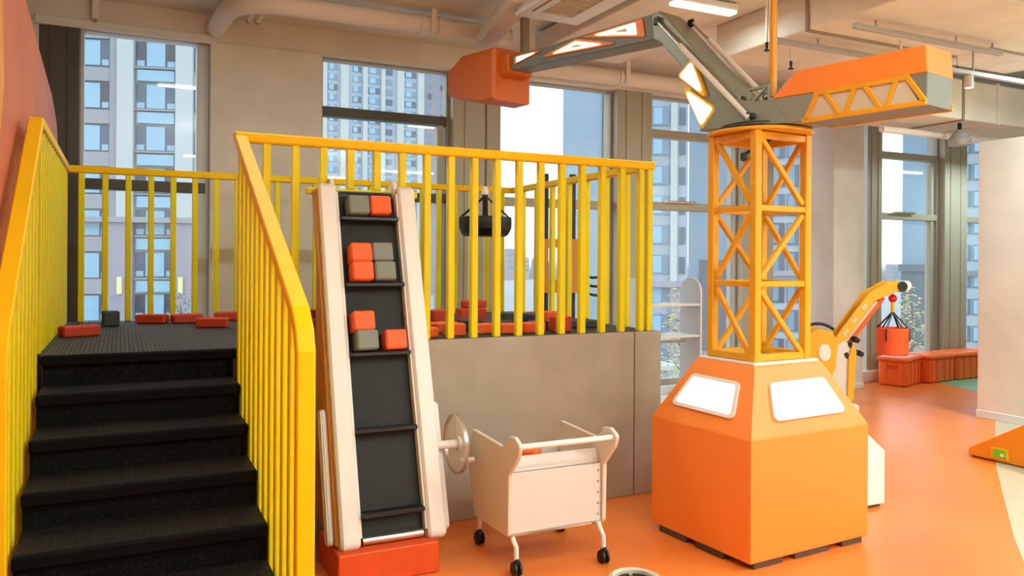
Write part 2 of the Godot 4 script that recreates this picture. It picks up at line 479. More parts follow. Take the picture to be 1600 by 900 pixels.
# ---------------------------------------------------------------- ceiling services
func pipe_run(label: String, pts: Array, r: float, m: Material, bands: Array, hangers: Array):
	var t := thing("ceiling_pipe", label, "pipe", pts[0])
	var q := []
	for p in pts: q.append(p - pts[0])
	var h := Shape.new()
	h.tube(q, r, 20)
	part(t, "pipe_run", h.done(), m)
	for b in bands:
		h = Shape.new()
		h.tube([b - pts[0] - Vector3(0.02, 0, 0), b - pts[0] + Vector3(0.02, 0, 0)], r * 1.16, 20)
		part(t, "coupling", h.done(), m)
	for b in hangers:
		part(t, "hanger_strap", boxmesh(Vector3(0.05, CEIL - b.y + r, 0.016), 0.003), m, b - pts[0] + Vector3(0, (CEIL - b.y - r) / 2.0, r + 0.01))
func duct(called: String, label: String, lo: Vector3, hi: Vector3, seams: Array, axis: int):
	var t := thing(called, label, "duct", Vector3((lo.x + hi.x) / 2.0, lo.y, (lo.z + hi.z) / 2.0))
	var s := hi - lo
	part(t, "duct_body", boxmesh(s, 0.008), M.duct, Vector3(0, s.y / 2.0, 0))
	for f in seams:
		var c := Vector3(0, s.y / 2.0, 0)
		var b := s + Vector3(0.03, 0.03, 0.03)
		c[axis] += s[axis] * (f - 0.5)
		b[axis] = 0.03
		part(t, "flange", boxmesh(b, 0.004), M.duct_seam if int(f * 100.0) % 2 else M.duct, c)
	return t
func arc_pts(a: Vector3, b: Vector3, c: Vector3, n := 8) -> Array:
	var r := []
	for k in n + 1:
		var t := float(k) / n
		r.append(a.lerp(b, t).lerp(b.lerp(c, t), t))
	return r
func build_ceiling():
	var p1 := [Vector3(0.70, 3.42, -7.1)]
	p1.append_array(arc_pts(Vector3(0.72, 3.42, -6.6), Vector3(0.74, 3.42, -6.2), Vector3(1.1, 3.43, -6.2)))
	p1.append(Vector3(3.0, 3.44, -6.2))
	pipe_run("thick beige ceiling pipe that elbows into the wall above the platform", p1, 0.075, M.pipe, [Vector3(2.2, 3.435, -6.2), Vector3(2.35, 3.435, -6.2)], [Vector3(2.28, 3.435, -6.2)])
	pipe_run("beige ceiling pipe along the fascia behind the crane jib", [Vector3(3.4, 3.38, -6.85), Vector3(12.5, 3.38, -6.85)], 0.075, M.pipe, [Vector3(4.56, 3.38, -6.85), Vector3(7.0, 3.38, -6.85)], [Vector3(4.62, 3.38, -6.85), Vector3(9.0, 3.38, -6.85)])
	var strut := Shape.new()
	strut.bar(Vector3(2.75, 3.34, -6.15), Vector3(2.55, 3.40, -5.1), 0.16, 0.1)
	solo("ceiling_strut", "slanting grey ceiling channel above the orange crane head", "channel", strut.done(), M.duct)
	var hang := thing("pipe_hanger", "short grey drop bracket hanging near the ceiling grille", "bracket", Vector3(3.05, 3.2, -6.0))
	part(hang, "drop_rod", boxmesh(Vector3(0.07, 0.35, 0.05), 0.006), M.duct_seam, Vector3(0, 0.175, 0))
	var cb := thing("fascia_bracket", "small beige bracket on the fascia above the leftmost window", "bracket", Vector3(-0.19, 3.38, -7.06))
	part(cb, "drop_bar", boxmesh(Vector3(0.05, 0.17, 0.03), 0.004), M.pipe, Vector3(0, 0.085, 0))
	part(cb, "bolt", boxmesh(Vector3(0.02, 0.03, 0.02), 0.004), M.duct_seam, Vector3(0, -0.012, 0))
	for q in [[0.93, "left one of two thin conduits ending below the thick ceiling pipe"], [1.0, "right one of two thin conduits ending below the thick ceiling pipe"]]:
		var cd := thing("conduit", q[1], "conduit", Vector3(q[0], 3.46, -6.6), 0.0, "thin conduits near the fascia")
		var ch := Shape.new()
		ch.tube([Vector3(0, 0, -0.22), Vector3(0, 0, 0.25)], 0.02, 12)
		part(cd, "conduit_run", ch.done(), M.pipe)
		ch = Shape.new()
		ch.tube([Vector3(0, 0, -0.235), Vector3(0, 0, -0.215)], 0.021, 12)
		part(cd, "end_cap", ch.done(), M.black)
		part(cd, "clip", boxmesh(Vector3(0.03, 0.07, 0.02), 0.003), M.pipe, Vector3(0, 0.055, 0))
	# supply grille
	var g := thing("ceiling_grille", "cream boxed air grille in the ceiling above the jib", "air grille", Vector3(2.83, 3.3, -4.7))
	part(g, "box", boxmesh(Vector3(0.5, 0.25, 1.0), 0.006), M.duct, Vector3(0, 0.125, 0))
	var fr := Shape.new()
	fr.ring(poly([-0.26, -0.51, 0.26, -0.51, 0.26, 0.51, -0.26, 0.51]), poly([-0.13, -0.38, 0.13, -0.38, 0.13, 0.38, -0.13, 0.38]), -0.012, 0.012, Transform3D(Basis(Vector3.RIGHT, Vector3.BACK, Vector3.UP), Vector3.ZERO))
	part(g, "frame", fr.done(), M.cream_white)
	for k in 15:
		part(g, "slat", boxmesh(Vector3(0.25, 0.006, 0.035), 0.001), M.panel_beige, Vector3(0, 0.002, -0.36 + 0.051 * k), rx(35))
	part(g, "slot", boxmesh(Vector3(0.014, 0.004, 0.7), 0.0), M.duct_seam, Vector3(-0.2, -0.014, 0))
	duct("air_duct", "wide beige air duct on the ceiling right of the yellow mast", Vector3(4.22, 3.1, -4.96), Vector3(5.75, 3.5, -1.2), [0.25, 0.52, 0.78], 2)
	duct("air_duct", "ribbed beige air duct at the upper right of the ceiling", Vector3(5.95, 3.25, -4.6), Vector3(7.3, 3.5, -1.2), [0.15, 0.33, 0.5, 0.7], 2)
	duct("air_duct", "beige cross duct over the white partition", Vector3(6.3, 2.95, -5.9), Vector3(12.4, 3.35, -5.2), [0.1, 0.21, 0.3, 0.5, 0.75], 0)
	duct("air_duct", "deep plain beige beam duct running along above the crane jib", Vector3(3.3, 3.36, -6.3), Vector3(4.2, 3.52, -1.0), [0.4, 0.7], 2)
	# small valve box and pipes at far right
	pipe_run("slim beige pipe below the cross duct near the partition", [Vector3(6.9, 2.86, -5.6), Vector3(12.0, 2.86, -5.6)], 0.035, M.pipe, [Vector3(8.3, 2.86, -5.6)], [])
	var vb := thing("sensor_box", "small grey sensor housing hanging under the cross duct", "sensor", Vector3(7.75, 2.72, -5.35))
	var lt := Shape.new()
	lt.lathe([Vector2(0, 0.0), Vector2(0.1, 0.0), Vector2(0.11, 0.05), Vector2(0.07, 0.12), Vector2(0.03, 0.16), Vector2(0, 0.16)], 20)
	part(vb, "dome", lt.done(), M.track)
	part(vb, "stem", boxmesh(Vector3(0.03, 0.1, 0.03), 0.003), M.black, Vector3(0, 0.2, 0))
	# lighting tracks
	var tracks := [[Vector3(4.0, 3.02, -4.1), Vector3(7.6, 3.02, -4.1), "long grey lighting track crossing behind the counterweight"], [Vector3(4.2, 3.02, -3.62), Vector3(5.7, 3.02, -3.62), "short grey lighting track under the wide duct"], [Vector3(5.0, 3.02, -2.9), Vector3(7.4, 3.02, -2.9), "grey lighting track at the top right corner"]]
	for tr in tracks:
		var a: Vector3 = tr[0]; var b: Vector3 = tr[1]
		var t := thing("lighting_track", tr[2], "lighting track", (a + b) / 2.0, 0.0, "grey ceiling lighting tracks")
		part(t, "channel", boxmesh(Vector3(b.x - a.x, 0.035, 0.04), 0.004), M.track)
		for x in [4.4, 5.2, 5.6, 6.1, 7.1]:
			if x > a.x and x < b.x:
				var rod := (3.1 if x < 5.8 else 3.25) - a.y - 0.034
				part(t, "drop_rod", boxmesh(Vector3(0.012, rod, 0.012), 0.002), M.track, Vector3(x - (a.x + b.x) / 2.0, 0.0175 + rod / 2.0, 0))
	spot(Vector3(6.05, 2.96, -4.1), "small lit spotlight on the track beside the orange counterweight")
	strip_light(3.68, -4.46, 3.28, 0.56, true, 1.0, "glowing linear lamp above the boom knee", 3.36)
	strip_light(1.6, -1.2, 3.1, 1.5, true, 5.5, "linear ceiling lamp in front of the stairs")
	strip_light(3.3, 0.9, 3.1, 1.5, true, 11.0, "linear ceiling lamp behind the viewer, left one")
	strip_light(4.9, -0.7, 3.1, 1.5, true, 8.5, "linear ceiling lamp in front of the crane")
	strip_light(7.6, -0.6, 3.1, 1.5, true, 13.0, "linear ceiling lamp by the white partition")
	strip_light(6.0, 1.7, 3.1, 1.5, true, 13.0, "linear ceiling lamp behind the viewer, right one")
	strip_light(1.1, -4.9, 3.42, 1.5, true, 3.5, "linear lamp close under the ceiling above the platform", 3.5)
	strip_light(7.2, -3.7, 3.17, 0.6, false, 10.0, "linear lamp below the ribbed duct", 3.25)
	strip_light(10.4, -6.3, 2.88, 1.2, true, 6.0, "linear lamp hidden behind the white partition", 2.95)
func sprinklers():
	for q in [[Vector3(4.02, 3.0, -4.2), "small dark sprinkler head hanging left of the yellow mast"], [Vector3(4.5, 2.98, -4.45), "small dark sprinkler head hanging right of the yellow mast"], [Vector3(5.0, 2.98, -3.9), "small dark sprinkler head under the wide duct"], [Vector3(6.2, 3.1, -4.3), "small dark sprinkler head under the ribbed duct"]]:
		var at: Vector3 = q[0]
		var t := thing("sprinkler", q[1], "sprinkler", at, 0.0, "ceiling sprinklers")
		var h := Shape.new()
		h.lathe([Vector2(0, -0.03), Vector2(0.02, -0.03), Vector2(0.02, -0.022), Vector2(0.006, -0.02), Vector2(0.01, 0.0), Vector2(0.012, 0.03), Vector2(0, 0.03)], 12)
		part(t, "sprinkler_body", h.done(), M.black)
		var top := 3.1 if at.x < 5.8 else 3.25
		if at.x < 4.2: top = 3.36
		part(t, "drop_pipe", boxmesh(Vector3(0.016, top - at.y - 0.03, 0.016), 0.003), M.pipe, Vector3(0, 0.03 + (top - at.y - 0.03) / 2.0, 0))
func spot(at: Vector3, label: String):
	var t := thing("spotlight", label, "spotlight", at)
	var h := Shape.new()
	h.lathe([Vector2(0, 0.04), Vector2(0.03, 0.04), Vector2(0.035, -0.06), Vector2(0.028, -0.06), Vector2(0.026, -0.04)], 16)
	part(t, "housing", h.done(), M.trim)
	h = Shape.new()
	h.lathe([Vector2(0, -0.062), Vector2(0.03, -0.058), Vector2(0.03, -0.05), Vector2(0, -0.05)], 16)
	part(t, "lamp_lens", h.done(), M.lamp_glow)
	var l := SpotLight3D.new()
	l.name = "lamp"
	l.light_energy = 1.0; l.light_size = 0.03; l.spot_angle = 40.0; l.spot_range = 20.0; l.spot_attenuation = 2.0
	l.light_color = LAMP
	l.shadow_enabled = true
	l.transform = Transform3D(Basis(Vector3.RIGHT, -PI / 2.0), Vector3(0, -0.08, 0))
	t.add_child(l)

# ---------------------------------------------------------------- platform, stairs, railings
const PH := 1.05
const PZ := -4.27
const BZ := -6.4
const RH := 2.154
const X0 := -0.36
const X1 := 3.17
const RISE := 0.14
const RUN := 0.272
func build_platform():
	var t := thing("play_platform", "raised play platform with taupe panels and a dark rubber deck", "platform", Vector3(1.4, 0, -5.35))
	var o := Vector3(1.4, 0, -5.35)
	part(t, "deck", boxmesh(Vector3(X1 - X0 + 0.0, 0.04, PZ - BZ + 0.04), 0.004), M.mat, Vector3((X0 + X1) / 2.0, PH - 0.021, (PZ + BZ) / 2.0 - 0.03) - o)
	part(t, "core", boxmesh(Vector3(X1 - X0 - 0.06, PH - 0.06, PZ - BZ - 0.06), 0.0), M.skirt, Vector3((X0 + X1) / 2.0, (PH - 0.06) / 2.0, (PZ + BZ) / 2.0) - o)
	part(t, "front_panel", boxmesh(Vector3(2.43, PH - 0.002, 0.03), 0.003), M.skirt, Vector3(0.535 + 1.215, (PH - 0.002) / 2.0 + 0.001, PZ) - o)
	part(t, "front_panel", boxmesh(Vector3(0.205, PH - 0.002, 0.03), 0.003), M.skirt, Vector3(2.972 + 0.1025, (PH - 0.002) / 2.0 + 0.001, PZ) - o)
	part(t, "side_panel", boxmesh(Vector3(0.03, PH - 0.002, PZ - BZ - 0.032), 0.003), M.skirt, Vector3(X1 - 0.008, (PH - 0.002) / 2.0 + 0.001, (PZ + BZ) / 2.0 + 0.0) - o)

func build_stairs():
	var t := thing("staircase", "black rubber staircase with stud-patterned treads leading up to the platform", "stairs", Vector3(0.09, 0, -3.2))
	var o := Vector3(0.09, 0, -3.2)
	var xa := -0.324; var xb := 0.510
	var w := xb - xa; var xc := (xa + xb) / 2.0
	var hs := [1.05, 0.91, 0.77, 0.63, 0.49, 0.35, 0.21, 0.07]
	for k in range(0, 8):
		var z := -4.245 + RUN * k
		var h: float = hs[k]
		var below: float = hs[k + 1] if k < 7 else 0.0
		var depth := RUN + 0.03 if k > 0 else 0.03
		var st := part(t, "step", boxmesh(Vector3(w, 0.024, depth), 0.003), M.tread if k > 0 else M.mat, Vector3(xc, h - 0.012, z - depth / 2.0 + 0.004) - o)
		st.set_meta("label", "stud-patterned black rubber step")
		var rel := st.position + o
		part(st, "nosing", boxmesh(Vector3(w + 0.004, 0.052, 0.036), 0.008), M.nosing, Vector3(xc, h - 0.025, z) - rel)
		part(st, "riser", boxmesh(Vector3(w, h - below - 0.03, 0.02), 0.0), M.rubber, Vector3(xc, (h + below) / 2.0 - 0.018, z - 0.022) - rel)
	var pts := [-(-4.25), 0.0, 4.25, 0.98]
	for k in range(0, 8):
		var z := -4.245 + RUN * k
		pts.append_array([-z + 0.01, hs[k] - 0.03])
		pts.append_array([-z + 0.01, (hs[k + 1] if k < 7 else 0.03) - 0.03 if k < 7 else 0.0])
	var h2 := Shape.new()
	h2.prism(poly(pts), -0.012, 0.012, 0.0, Transform3D(Basis(Vector3(0, 0, -1), Vector3.UP, Vector3.RIGHT), Vector3(xb - 0.01, 0, 0) - o))
	part(t, "stringer", h2.done(), M.nosing)

func rail_profile(pts: Array, thick: float) -> PackedVector2Array:
	# a polyline (along, height) thickened downwards/inwards into a closed band
	var up := PackedVector2Array(); var low := PackedVector2Array()
	for i in pts.size():
		var e0: Vector2 = (pts[i] - pts[maxi(i - 1, 0)]).normalized() if i > 0 else (pts[1] - pts[0]).normalized()
		var e1: Vector2 = (pts[mini(i + 1, pts.size() - 1)] - pts[i]).normalized() if i < pts.size() - 1 else e0
		var m := Vector2(e0.y, -e0.x) + Vector2(e1.y, -e1.x)
		up.append(pts[i])
		low.append(pts[i] + m / m.length_squared() * 2.0 * thick)
	low.reverse()
	up.append_array(low)
	return up
func baluster(t: Node3D, o: Vector3, x: float, z: float, y0: float, y1: float, w := 0.042):
	part(t, "baluster", boxmesh(Vector3(w, snappedf(y1 - y0, 0.001), w), 0.005), M.bar, Vector3(x, (y0 + y1) / 2.0, z) - o)
func build_railings():
	# stair railing on the right: sloping flat rail bending down into a newel
	var zx := Transform3D(Basis(Vector3(0, 0, 1), Vector3.UP, Vector3(-1, 0, 0)), Vector3.ZERO)   # polygon x runs along +Z
	var o := Vector3(0.54, 0, -3.5)
	var t := thing("stair_railing", "yellow stair railing between the steps and the conveyor, ending in a bent newel", "railing", o)
	var prof := [Vector2(-4.30, RH), Vector2(-2.74, 1.345), Vector2(-2.665, 1.275), Vector2(-2.635, 1.20), Vector2(-2.63, 0.0)]
	var h := Shape.new()
	h.prism(rail_profile(prof, 0.042), -0.031, 0.031, 0.005, Transform3D(zx.basis, Vector3(0.546, 0, 0) - o))
	part(t, "handrail", h.done(), M.rail)
	for k in 11:
		var z := -4.19 + RUN / 2.0 * k
		var stp := 1.05 - RISE * ceilf((z + 4.245) / RUN)
		baluster(t, o, 0.542, z, maxf(0.0, stp - 0.36), RH - 0.513 * (z + 4.30) - 0.04, 0.036)
	# left stair railing
	o = Vector3(-0.365, 0, -3.6)
	t = thing("stair_railing", "yellow stair railing against the salmon wall", "railing", o)
	prof = [Vector2(-4.29, RH), Vector2(-3.08, 1.27), Vector2(-3.03, 1.20), Vector2(-3.01, 1.12), Vector2(-3.005, 0.0)]
	h = Shape.new()
	h.prism(rail_profile(prof, 0.042), -0.031, 0.031, 0.005, Transform3D(zx.basis, Vector3(-0.357, 0, 0) - o))
	part(t, "handrail", h.done(), M.rail)
	for k in 9:
		var z := -4.19 + RUN / 2.0 * k
		var stp := 1.05 - RISE * ceilf((z + 4.245) / RUN)
		baluster(t, o, -0.358, z, maxf(0.0, stp - 0.36), RH - 0.729 * (z + 4.29) - 0.045, 0.036)
	# platform railings
	o = Vector3(-0.36, PH, -5.35)
	t = thing("platform_railing", "yellow railing on the left side of the platform, next to the salmon wall", "railing", o)
	part(t, "top_rail", boxmesh(Vector3(0.055, 0.05, 2.12), 0.006), M.rail, Vector3(-0.352, RH - 0.025, -5.355) - o)
	for k in 15:
		baluster(t, o, -0.352, -4.33 - 0.14 * k, PH, RH - 0.045, 0.036)
	o = Vector3(1.8, PH, PZ - 0.02)
	t = thing("platform_railing", "yellow front railing of the platform facing the crane and trolley", "railing", o)
	part(t, "top_rail", boxmesh(Vector3(2.62, 0.052, 0.06), 0.008), M.rail, Vector3(0.515 + 1.31, RH - 0.026, -4.295) - o)
	for k in 18:
		var x := 0.677 + 0.1473 * k
		if k == 17: x = 3.10
		if k in [2, 3, 4, 5] and x > 0.95 and x < 1.43:
			baluster(t, o, x, -4.295, 1.885, RH - 0.05)
		else:
			baluster(t, o, x, -4.295, PH, RH - 0.05)
	part(t, "cross_bar", boxmesh(Vector3(0.62, 0.035, 0.04), 0.005), M.bar, Vector3(1.19, 1.868, -4.295) - o)
	o = Vector3(1.4, PH, BZ)
	t = thing("platform_railing", "yellow rear railing of the platform along the windows", "railing", o)
	part(t, "top_rail", boxmesh(Vector3(3.5, 0.05, 0.055), 0.006), M.rail, Vector3(1.40, RH - 0.025, BZ) - o)
	for k in 23:
		baluster(t, o, -0.253 + 0.1495 * k, BZ, PH, RH - 0.045, 0.04)
	o = Vector3(X1 - 0.03, PH, -5.35)
	t = thing("platform_railing", "yellow side railing at the far right end of the platform", "railing", o)
	part(t, "top_rail", boxmesh(Vector3(0.055, 0.05, 2.06), 0.006), M.rail, Vector3(3.135, RH - 0.026, -5.355) - o)
	for k in 7:
		baluster(t, o, 3.135, -4.60 - 0.264 * k, PH, RH - 0.045)

# ---------------------------------------------------------------- foam blocks
func block(called: String, label: String, m: Material, size: Vector3, at: Vector3, turn: float, group: String):
	var o := solo(called, label, "toy block", boxmesh(size, 0.008), m, at + Vector3(0, size.y / 2.0, 0), ry(turn), group)
	return o
func build_blocks():
	var br := Vector3(0.2, 0.062, 0.1)
	var cu := Vector3(0.1, 0.1, 0.1)
	var y := PH
	var g := "loose blocks lying on the platform deck"
	# by the stair landing
	block("foam_brick", "flat red foam brick nearest the stair head, left side", M.foam_red, br, Vector3(-0.215, y, -5.25), 22, g)
	block("foam_cube", "dark grey foam cube standing alone by the rear railing", M.foam_dark, cu, Vector3(-0.06, y, -5.98), 8, g)
	block("foam_brick", "red foam brick right of the dark cube by the rear railing", M.foam_red, br, Vector3(0.20, y, -6.12), -24, g)
	block("foam_brick", "red foam brick in the middle of the rear railing, left part", M.foam_red, br, Vector3(0.42, y, -6.08), 12, g)
	block("foam_brick", "red foam brick nearest the sloping stair railing", M.foam_red, br, Vector3(0.545, y, -5.62), -16, g)
	block("foam_brick", "red foam brick half hidden behind the stair railing", M.foam_red, Vector3(0.16, 0.062, 0.1), Vector3(0.70, y, -6.22), 4, g)
	# stack seen between the newel and the conveyor
	block("foam_brick", "bottom red brick of the stack left of the conveyor", M.foam_red, br, Vector3(0.93, y, -4.50), 5, g)
	block("foam_brick", "second red brick of the stack left of the conveyor", M.foam_red, br, Vector3(0.94, y + 0.063, -4.52), -8, g)
	block("foam_brick", "top red brick of the stack left of the conveyor", M.foam_red, Vector3(0.1, 0.05, 0.1), Vector3(0.93, y + 0.126, -4.52), 12, g)
	# heap behind the front railing: [x, z, y offset, size index, material, turn, label]
	var tall := Vector3(0.13, 0.12, 0.1)
	var heap := [
		[1.92, -5.05, 0.0, tall, "foam_red", 14, "upright red block just right of the conveyor rail"],
		[2.27, -5.30, 0.0, Vector3(0.2, 0.11, 0.12), "foam_red", -6, "lower red block of the tallest heap on the platform"],
		[2.30, -5.32, 0.112, Vector3(0.17, 0.05, 0.1), "foam_red", 8, "red brick lying on top of the tallest heap"],
		[1.62, -4.42, 0.0, Vector3(0.1, 0.06, 0.1), "foam_orange", 10, "small orange brick touching the conveyor's right rail"],
		[1.80, -4.46, 0.0, Vector3(0.13, 0.075, 0.1), "foam_orange", -12, "orange brick second from the conveyor at the front railing"],
		[1.83, -4.72, 0.0, br, "foam_orange", 28, "orange brick lying askew behind the front row"],
		[2.02, -4.53, 0.0, Vector3(0.15, 0.062, 0.1), "foam_orange", 6, "orange brick third from the conveyor at the front railing"],
		[2.17, -4.47, 0.0, Vector3(0.13, 0.062, 0.1), "foam_orange", -6, "orange brick below the hanging black basket"],
		[2.33, -4.46, 0.0, Vector3(0.15, 0.065, 0.1), "foam_orange", 4, "orange brick right of the one below the basket"],
		[2.62, -4.78, 0.0, Vector3(0.11, 0.11, 0.1), "foam_orange", 18, "orange cube leaning near the yellow play frame"],
		[2.53, -4.45, 0.0, Vector3(0.12, 0.1, 0.1), "foam_red", -5, "last red block of the front row on the right"],
		[2.10, -4.95, 0.0, br, "foam_dark", 35, "dark brick between the two red heaps"],
		[2.36, -4.90, 0.0, cu, "foam_dark", 10, "dark cube behind the basket's orange bricks"],
		[2.50, -5.15, 0.0, br, "foam_dark", -30, "dark brick lying crosswise in the heap"],
		[2.20, -4.70, 0.0, br, "foam_dark", 0, "dark brick hidden behind the front orange row"],
		[2.72, -5.15, 0.0, Vector3(0.2, 0.07, 0.12), "foam_dark", 22, "dark brick near the side railing"],
		[2.46, -4.62, 0.0, Vector3(0.12, 0.062, 0.1), "foam_dark", -14, "dark brick beside the last red block"],
		[2.04, -4.77, 0.0, Vector3(0.12, 0.07, 0.1), "foam_dark", 20, "small dark brick next to the askew orange brick"],
		[2.83, -4.70, 0.0, Vector3(0.22, 0.05, 0.14), "foam_dark", -8, "flat dark slab at the right end of the heap"],
		[2.95, -4.95, 0.0, Vector3(0.16, 0.04, 0.1), "foam_dark", 12, "flat dark slab beside the side railing"],
		[2.86, -5.45, 0.0, Vector3(0.12, 0.06, 0.1), "foam_red", -20, "small red brick far back at the side railing"],
	]
	for b in heap:
		block("foam_brick" if b[3] != cu else "foam_cube", b[6], M[b[4]], b[3], Vector3(b[0], y + b[2], b[1]), b[5], g)

# ---------------------------------------------------------------- conveyor
func build_conveyor():
	var o := Vector3(1.18, 0.155, -3.66)
	var t := thing("belt_conveyor", "steep white belt conveyor with black cleated belt leaning on the platform", "conveyor", Vector3(o.x, 0.15, o.z))
	var tilt := rx(-17.1)
	var base := Vector3(0, 0.005, 0)
	var L := 1.83
	var f := func(v: Vector3) -> Vector3: return base + tilt * v
	# side profile of a rail: a long slab with rounded ends, in the (depth, length) plane
	var side_xf := Basis(Vector3(0, 0, 1), Vector3.UP, Vector3(-1, 0, 0))
	for s in [-1, 1]:
		var pr := rounded(poly([-0.075, -0.01, 0.03, -0.01, 0.03, L, -0.075, L]), 0.045, 6)
		var h := Shape.new()
		h.prism(pr, -0.047, 0.047, 0.012, Transform3D(tilt * side_xf, f.call(Vector3(s * 0.214, 0, 0))))
		var r := part(t, "side_rail", h.done(), M.cream_white)
		h = Shape.new()
		h.prism(poly([-0.07, 0.02, -0.02, 0.02, -0.02, L - 0.03, -0.07, L - 0.03]), -0.008, 0.008, 0.002, Transform3D(tilt * side_xf, f.call(Vector3(s * 0.268, 0, 0))))
		part(r, "edge_strip", h.done(), M.ochre)
		h = Shape.new()
		h.prism(poly([-0.03, 0.04, 0.012, 0.04, 0.012, L - 0.05, -0.03, L - 0.05]), -0.006, 0.006, 0.002, Transform3D(tilt * side_xf, f.call(Vector3(s * 0.163, 0, 0))))
		part(r, "inner_lip", h.done(), M.cream_white)
		# cream bearing plates at the head
		h = Shape.new()
		h.prism(rounded(poly([-0.13, L - 0.06, -0.03, L - 0.06, -0.03, L + 0.05, -0.13, L + 0.05]), 0.035, 5), -0.012, 0.012, 0.003, Transform3D(tilt * side_xf, f.call(Vector3(s * 0.175, 0, 0))))
		part(t, "bearing_plate", h.done(), M.cream_white)
	# stadium-shaped guards low on the outer faces
	for s in [-1, 1]:
		var pr := rounded(poly([-0.125, 0.02, -0.045, 0.02, -0.045, 0.66, -0.125, 0.66]), 0.039, 8)
		var h := Shape.new()
		h.prism(pr, -0.012, 0.012, 0.004, Transform3D(tilt * side_xf, f.call(Vector3(s * 0.288, 0, 0))))
		var gd := part(t, "chain_guard", h.done(), M.cream_white)
		h = Shape.new()
		h.ring(inset(pr, 0.006), inset(pr, 0.018), -0.004, 0.004, Transform3D(tilt * side_xf, f.call(Vector3(s * 0.301, 0, 0))))
		part(gd, "raised_rim", h.done(), M.cream_white)
	# belt as a closed loop with cleats
	var b := Shape.new()
	b.prism(rounded(poly([-0.085, 0.03, -0.03, 0.03, -0.03, L - 0.05, -0.085, L - 0.05]), 0.027, 5), -0.157, 0.157, 0.0, Transform3D(tilt * side_xf, base))
	var belt := part(t, "belt", b.done(), M.belt)
	for yy in [1.632, 1.272, 0.912, 0.535, 0.142]:
		var c := Shape.new()
		c.box(Vector3.ZERO, Vector3(0.31, 0.022, 0.075), 0.004)
		part(belt, "cleat", c.done(), M.black, f.call(Vector3(0, yy, 0.005)), tilt * rx(12))
	var roll := Shape.new()
	roll.tube([f.call(Vector3(-0.15, 0.025, -0.02)), f.call(Vector3(0.15, 0.025, -0.02))], 0.02, 14)
	part(t, "roller", roll.done(), M.chrome)
	roll = Shape.new()
	roll.tube([f.call(Vector3(-0.15, L - 0.05, -0.055)), f.call(Vector3(0.15, L - 0.05, -0.055))], 0.03, 14)
	part(t, "roller", roll.done(), M.black)
	# triangular ochre side support between conveyor and platform wall
	for s in [-1, 1]:
		var h := Shape.new()
		var off := Vector3(o.x, 0.15, o.z)
		h.prism(poly([-3.76, 0.002, -4.16, 0.002, -4.23, 0.06, -4.23, 1.55, -4.20, 1.60]), -0.012, 0.012, 0.002, Transform3D(side_xf, Vector3(s * 0.245, 0, 3.66)))
		part(t, "side_support", h.done(), M.ochre)
	# hand crank: clear disc on a cream hub, right side
	var ax := Vector3(0.37, 0.41, -0.145)
	var d := Shape.new()
	d.lathe([Vector2(0.02, -0.006), Vector2(0.148, -0.006), Vector2(0.15, 0.0), Vector2(0.148, 0.006), Vector2(0.02, 0.006)], 40, Transform3D(rz(90), Vector3.ZERO))
	var wheel := part(t, "crank_disc", d.done(), M.acrylic, ax)
	d = Shape.new()
	d.tube([Vector3(-0.12, 0, 0), Vector3(0.02, 0, 0)], 0.022, 16)
	d.tube([Vector3(0.008, 0, 0), Vector3(0.02, 0, 0)], 0.038, 20)
	part(wheel, "hub", d.done(), M.cream_white)
	d = Shape.new()
	d.lathe([Vector2(0.142, -0.009), Vector2(0.152, -0.009), Vector2(0.152, 0.009), Vector2(0.142, 0.009), Vector2(0.142, -0.009)], 40, Transform3D(rz(90), Vector3.ZERO))
	part(wheel, "rim", d.done(), M.chrome)
	d = Shape.new()
	d.tube([Vector3(0.0, -0.075, 0.06), Vector3(0.075, -0.075, 0.06)], 0.014, 14)
	part(wheel, "handle", d.done(), M.cream_white)
	# vermilion plinth under it
	var pl := thing("conveyor_plinth", "vermilion foam plinth under the foot of the conveyor", "plinth", Vector3(1.14, 0, -3.8))
	part(pl, "block", boxmesh(Vector3(0.49, 0.148, 0.4), 0.006), M.base_red, Vector3(0, 0.075, 0))
	# blocks riding on the belt: [x, along, material, label]
	var cs := [[-0.083, 1.696, "foam_grey", "grey cube in the top row of the conveyor belt"], [0.034, 1.698, "foam_orange", "orange cube in the top row of the conveyor belt"],
		[-0.09, 1.435, "foam_orange", "upper orange cube of the square of four on the belt"], [0.022, 1.438, "foam_grey", "upper grey cube of the square of four on the belt"],
		[-0.089, 1.336, "foam_orange", "lower orange cube of the square of four on the belt"], [0.029, 1.336, "foam_grey", "lower grey cube of the square of four on the belt"],
		[-0.104, 1.075, "foam_orange", "orange cube perched on the lowest grey cube of the belt"], [-0.093, 0.976, "foam_grey", "lowest grey cube on the conveyor belt"], [0.054, 0.974, "foam_orange", "lowest orange cube on the belt, standing alone at the right"]]
	for c in cs:
		solo("foam_cube", c[3], "toy block", boxmesh(Vector3(0.11, 0.098, 0.1), 0.008), M[c[2]], o + tilt * Vector3(c[0] + 0.02, c[1] - 0.002, 0.022), tilt, "cubes riding on the conveyor belt")

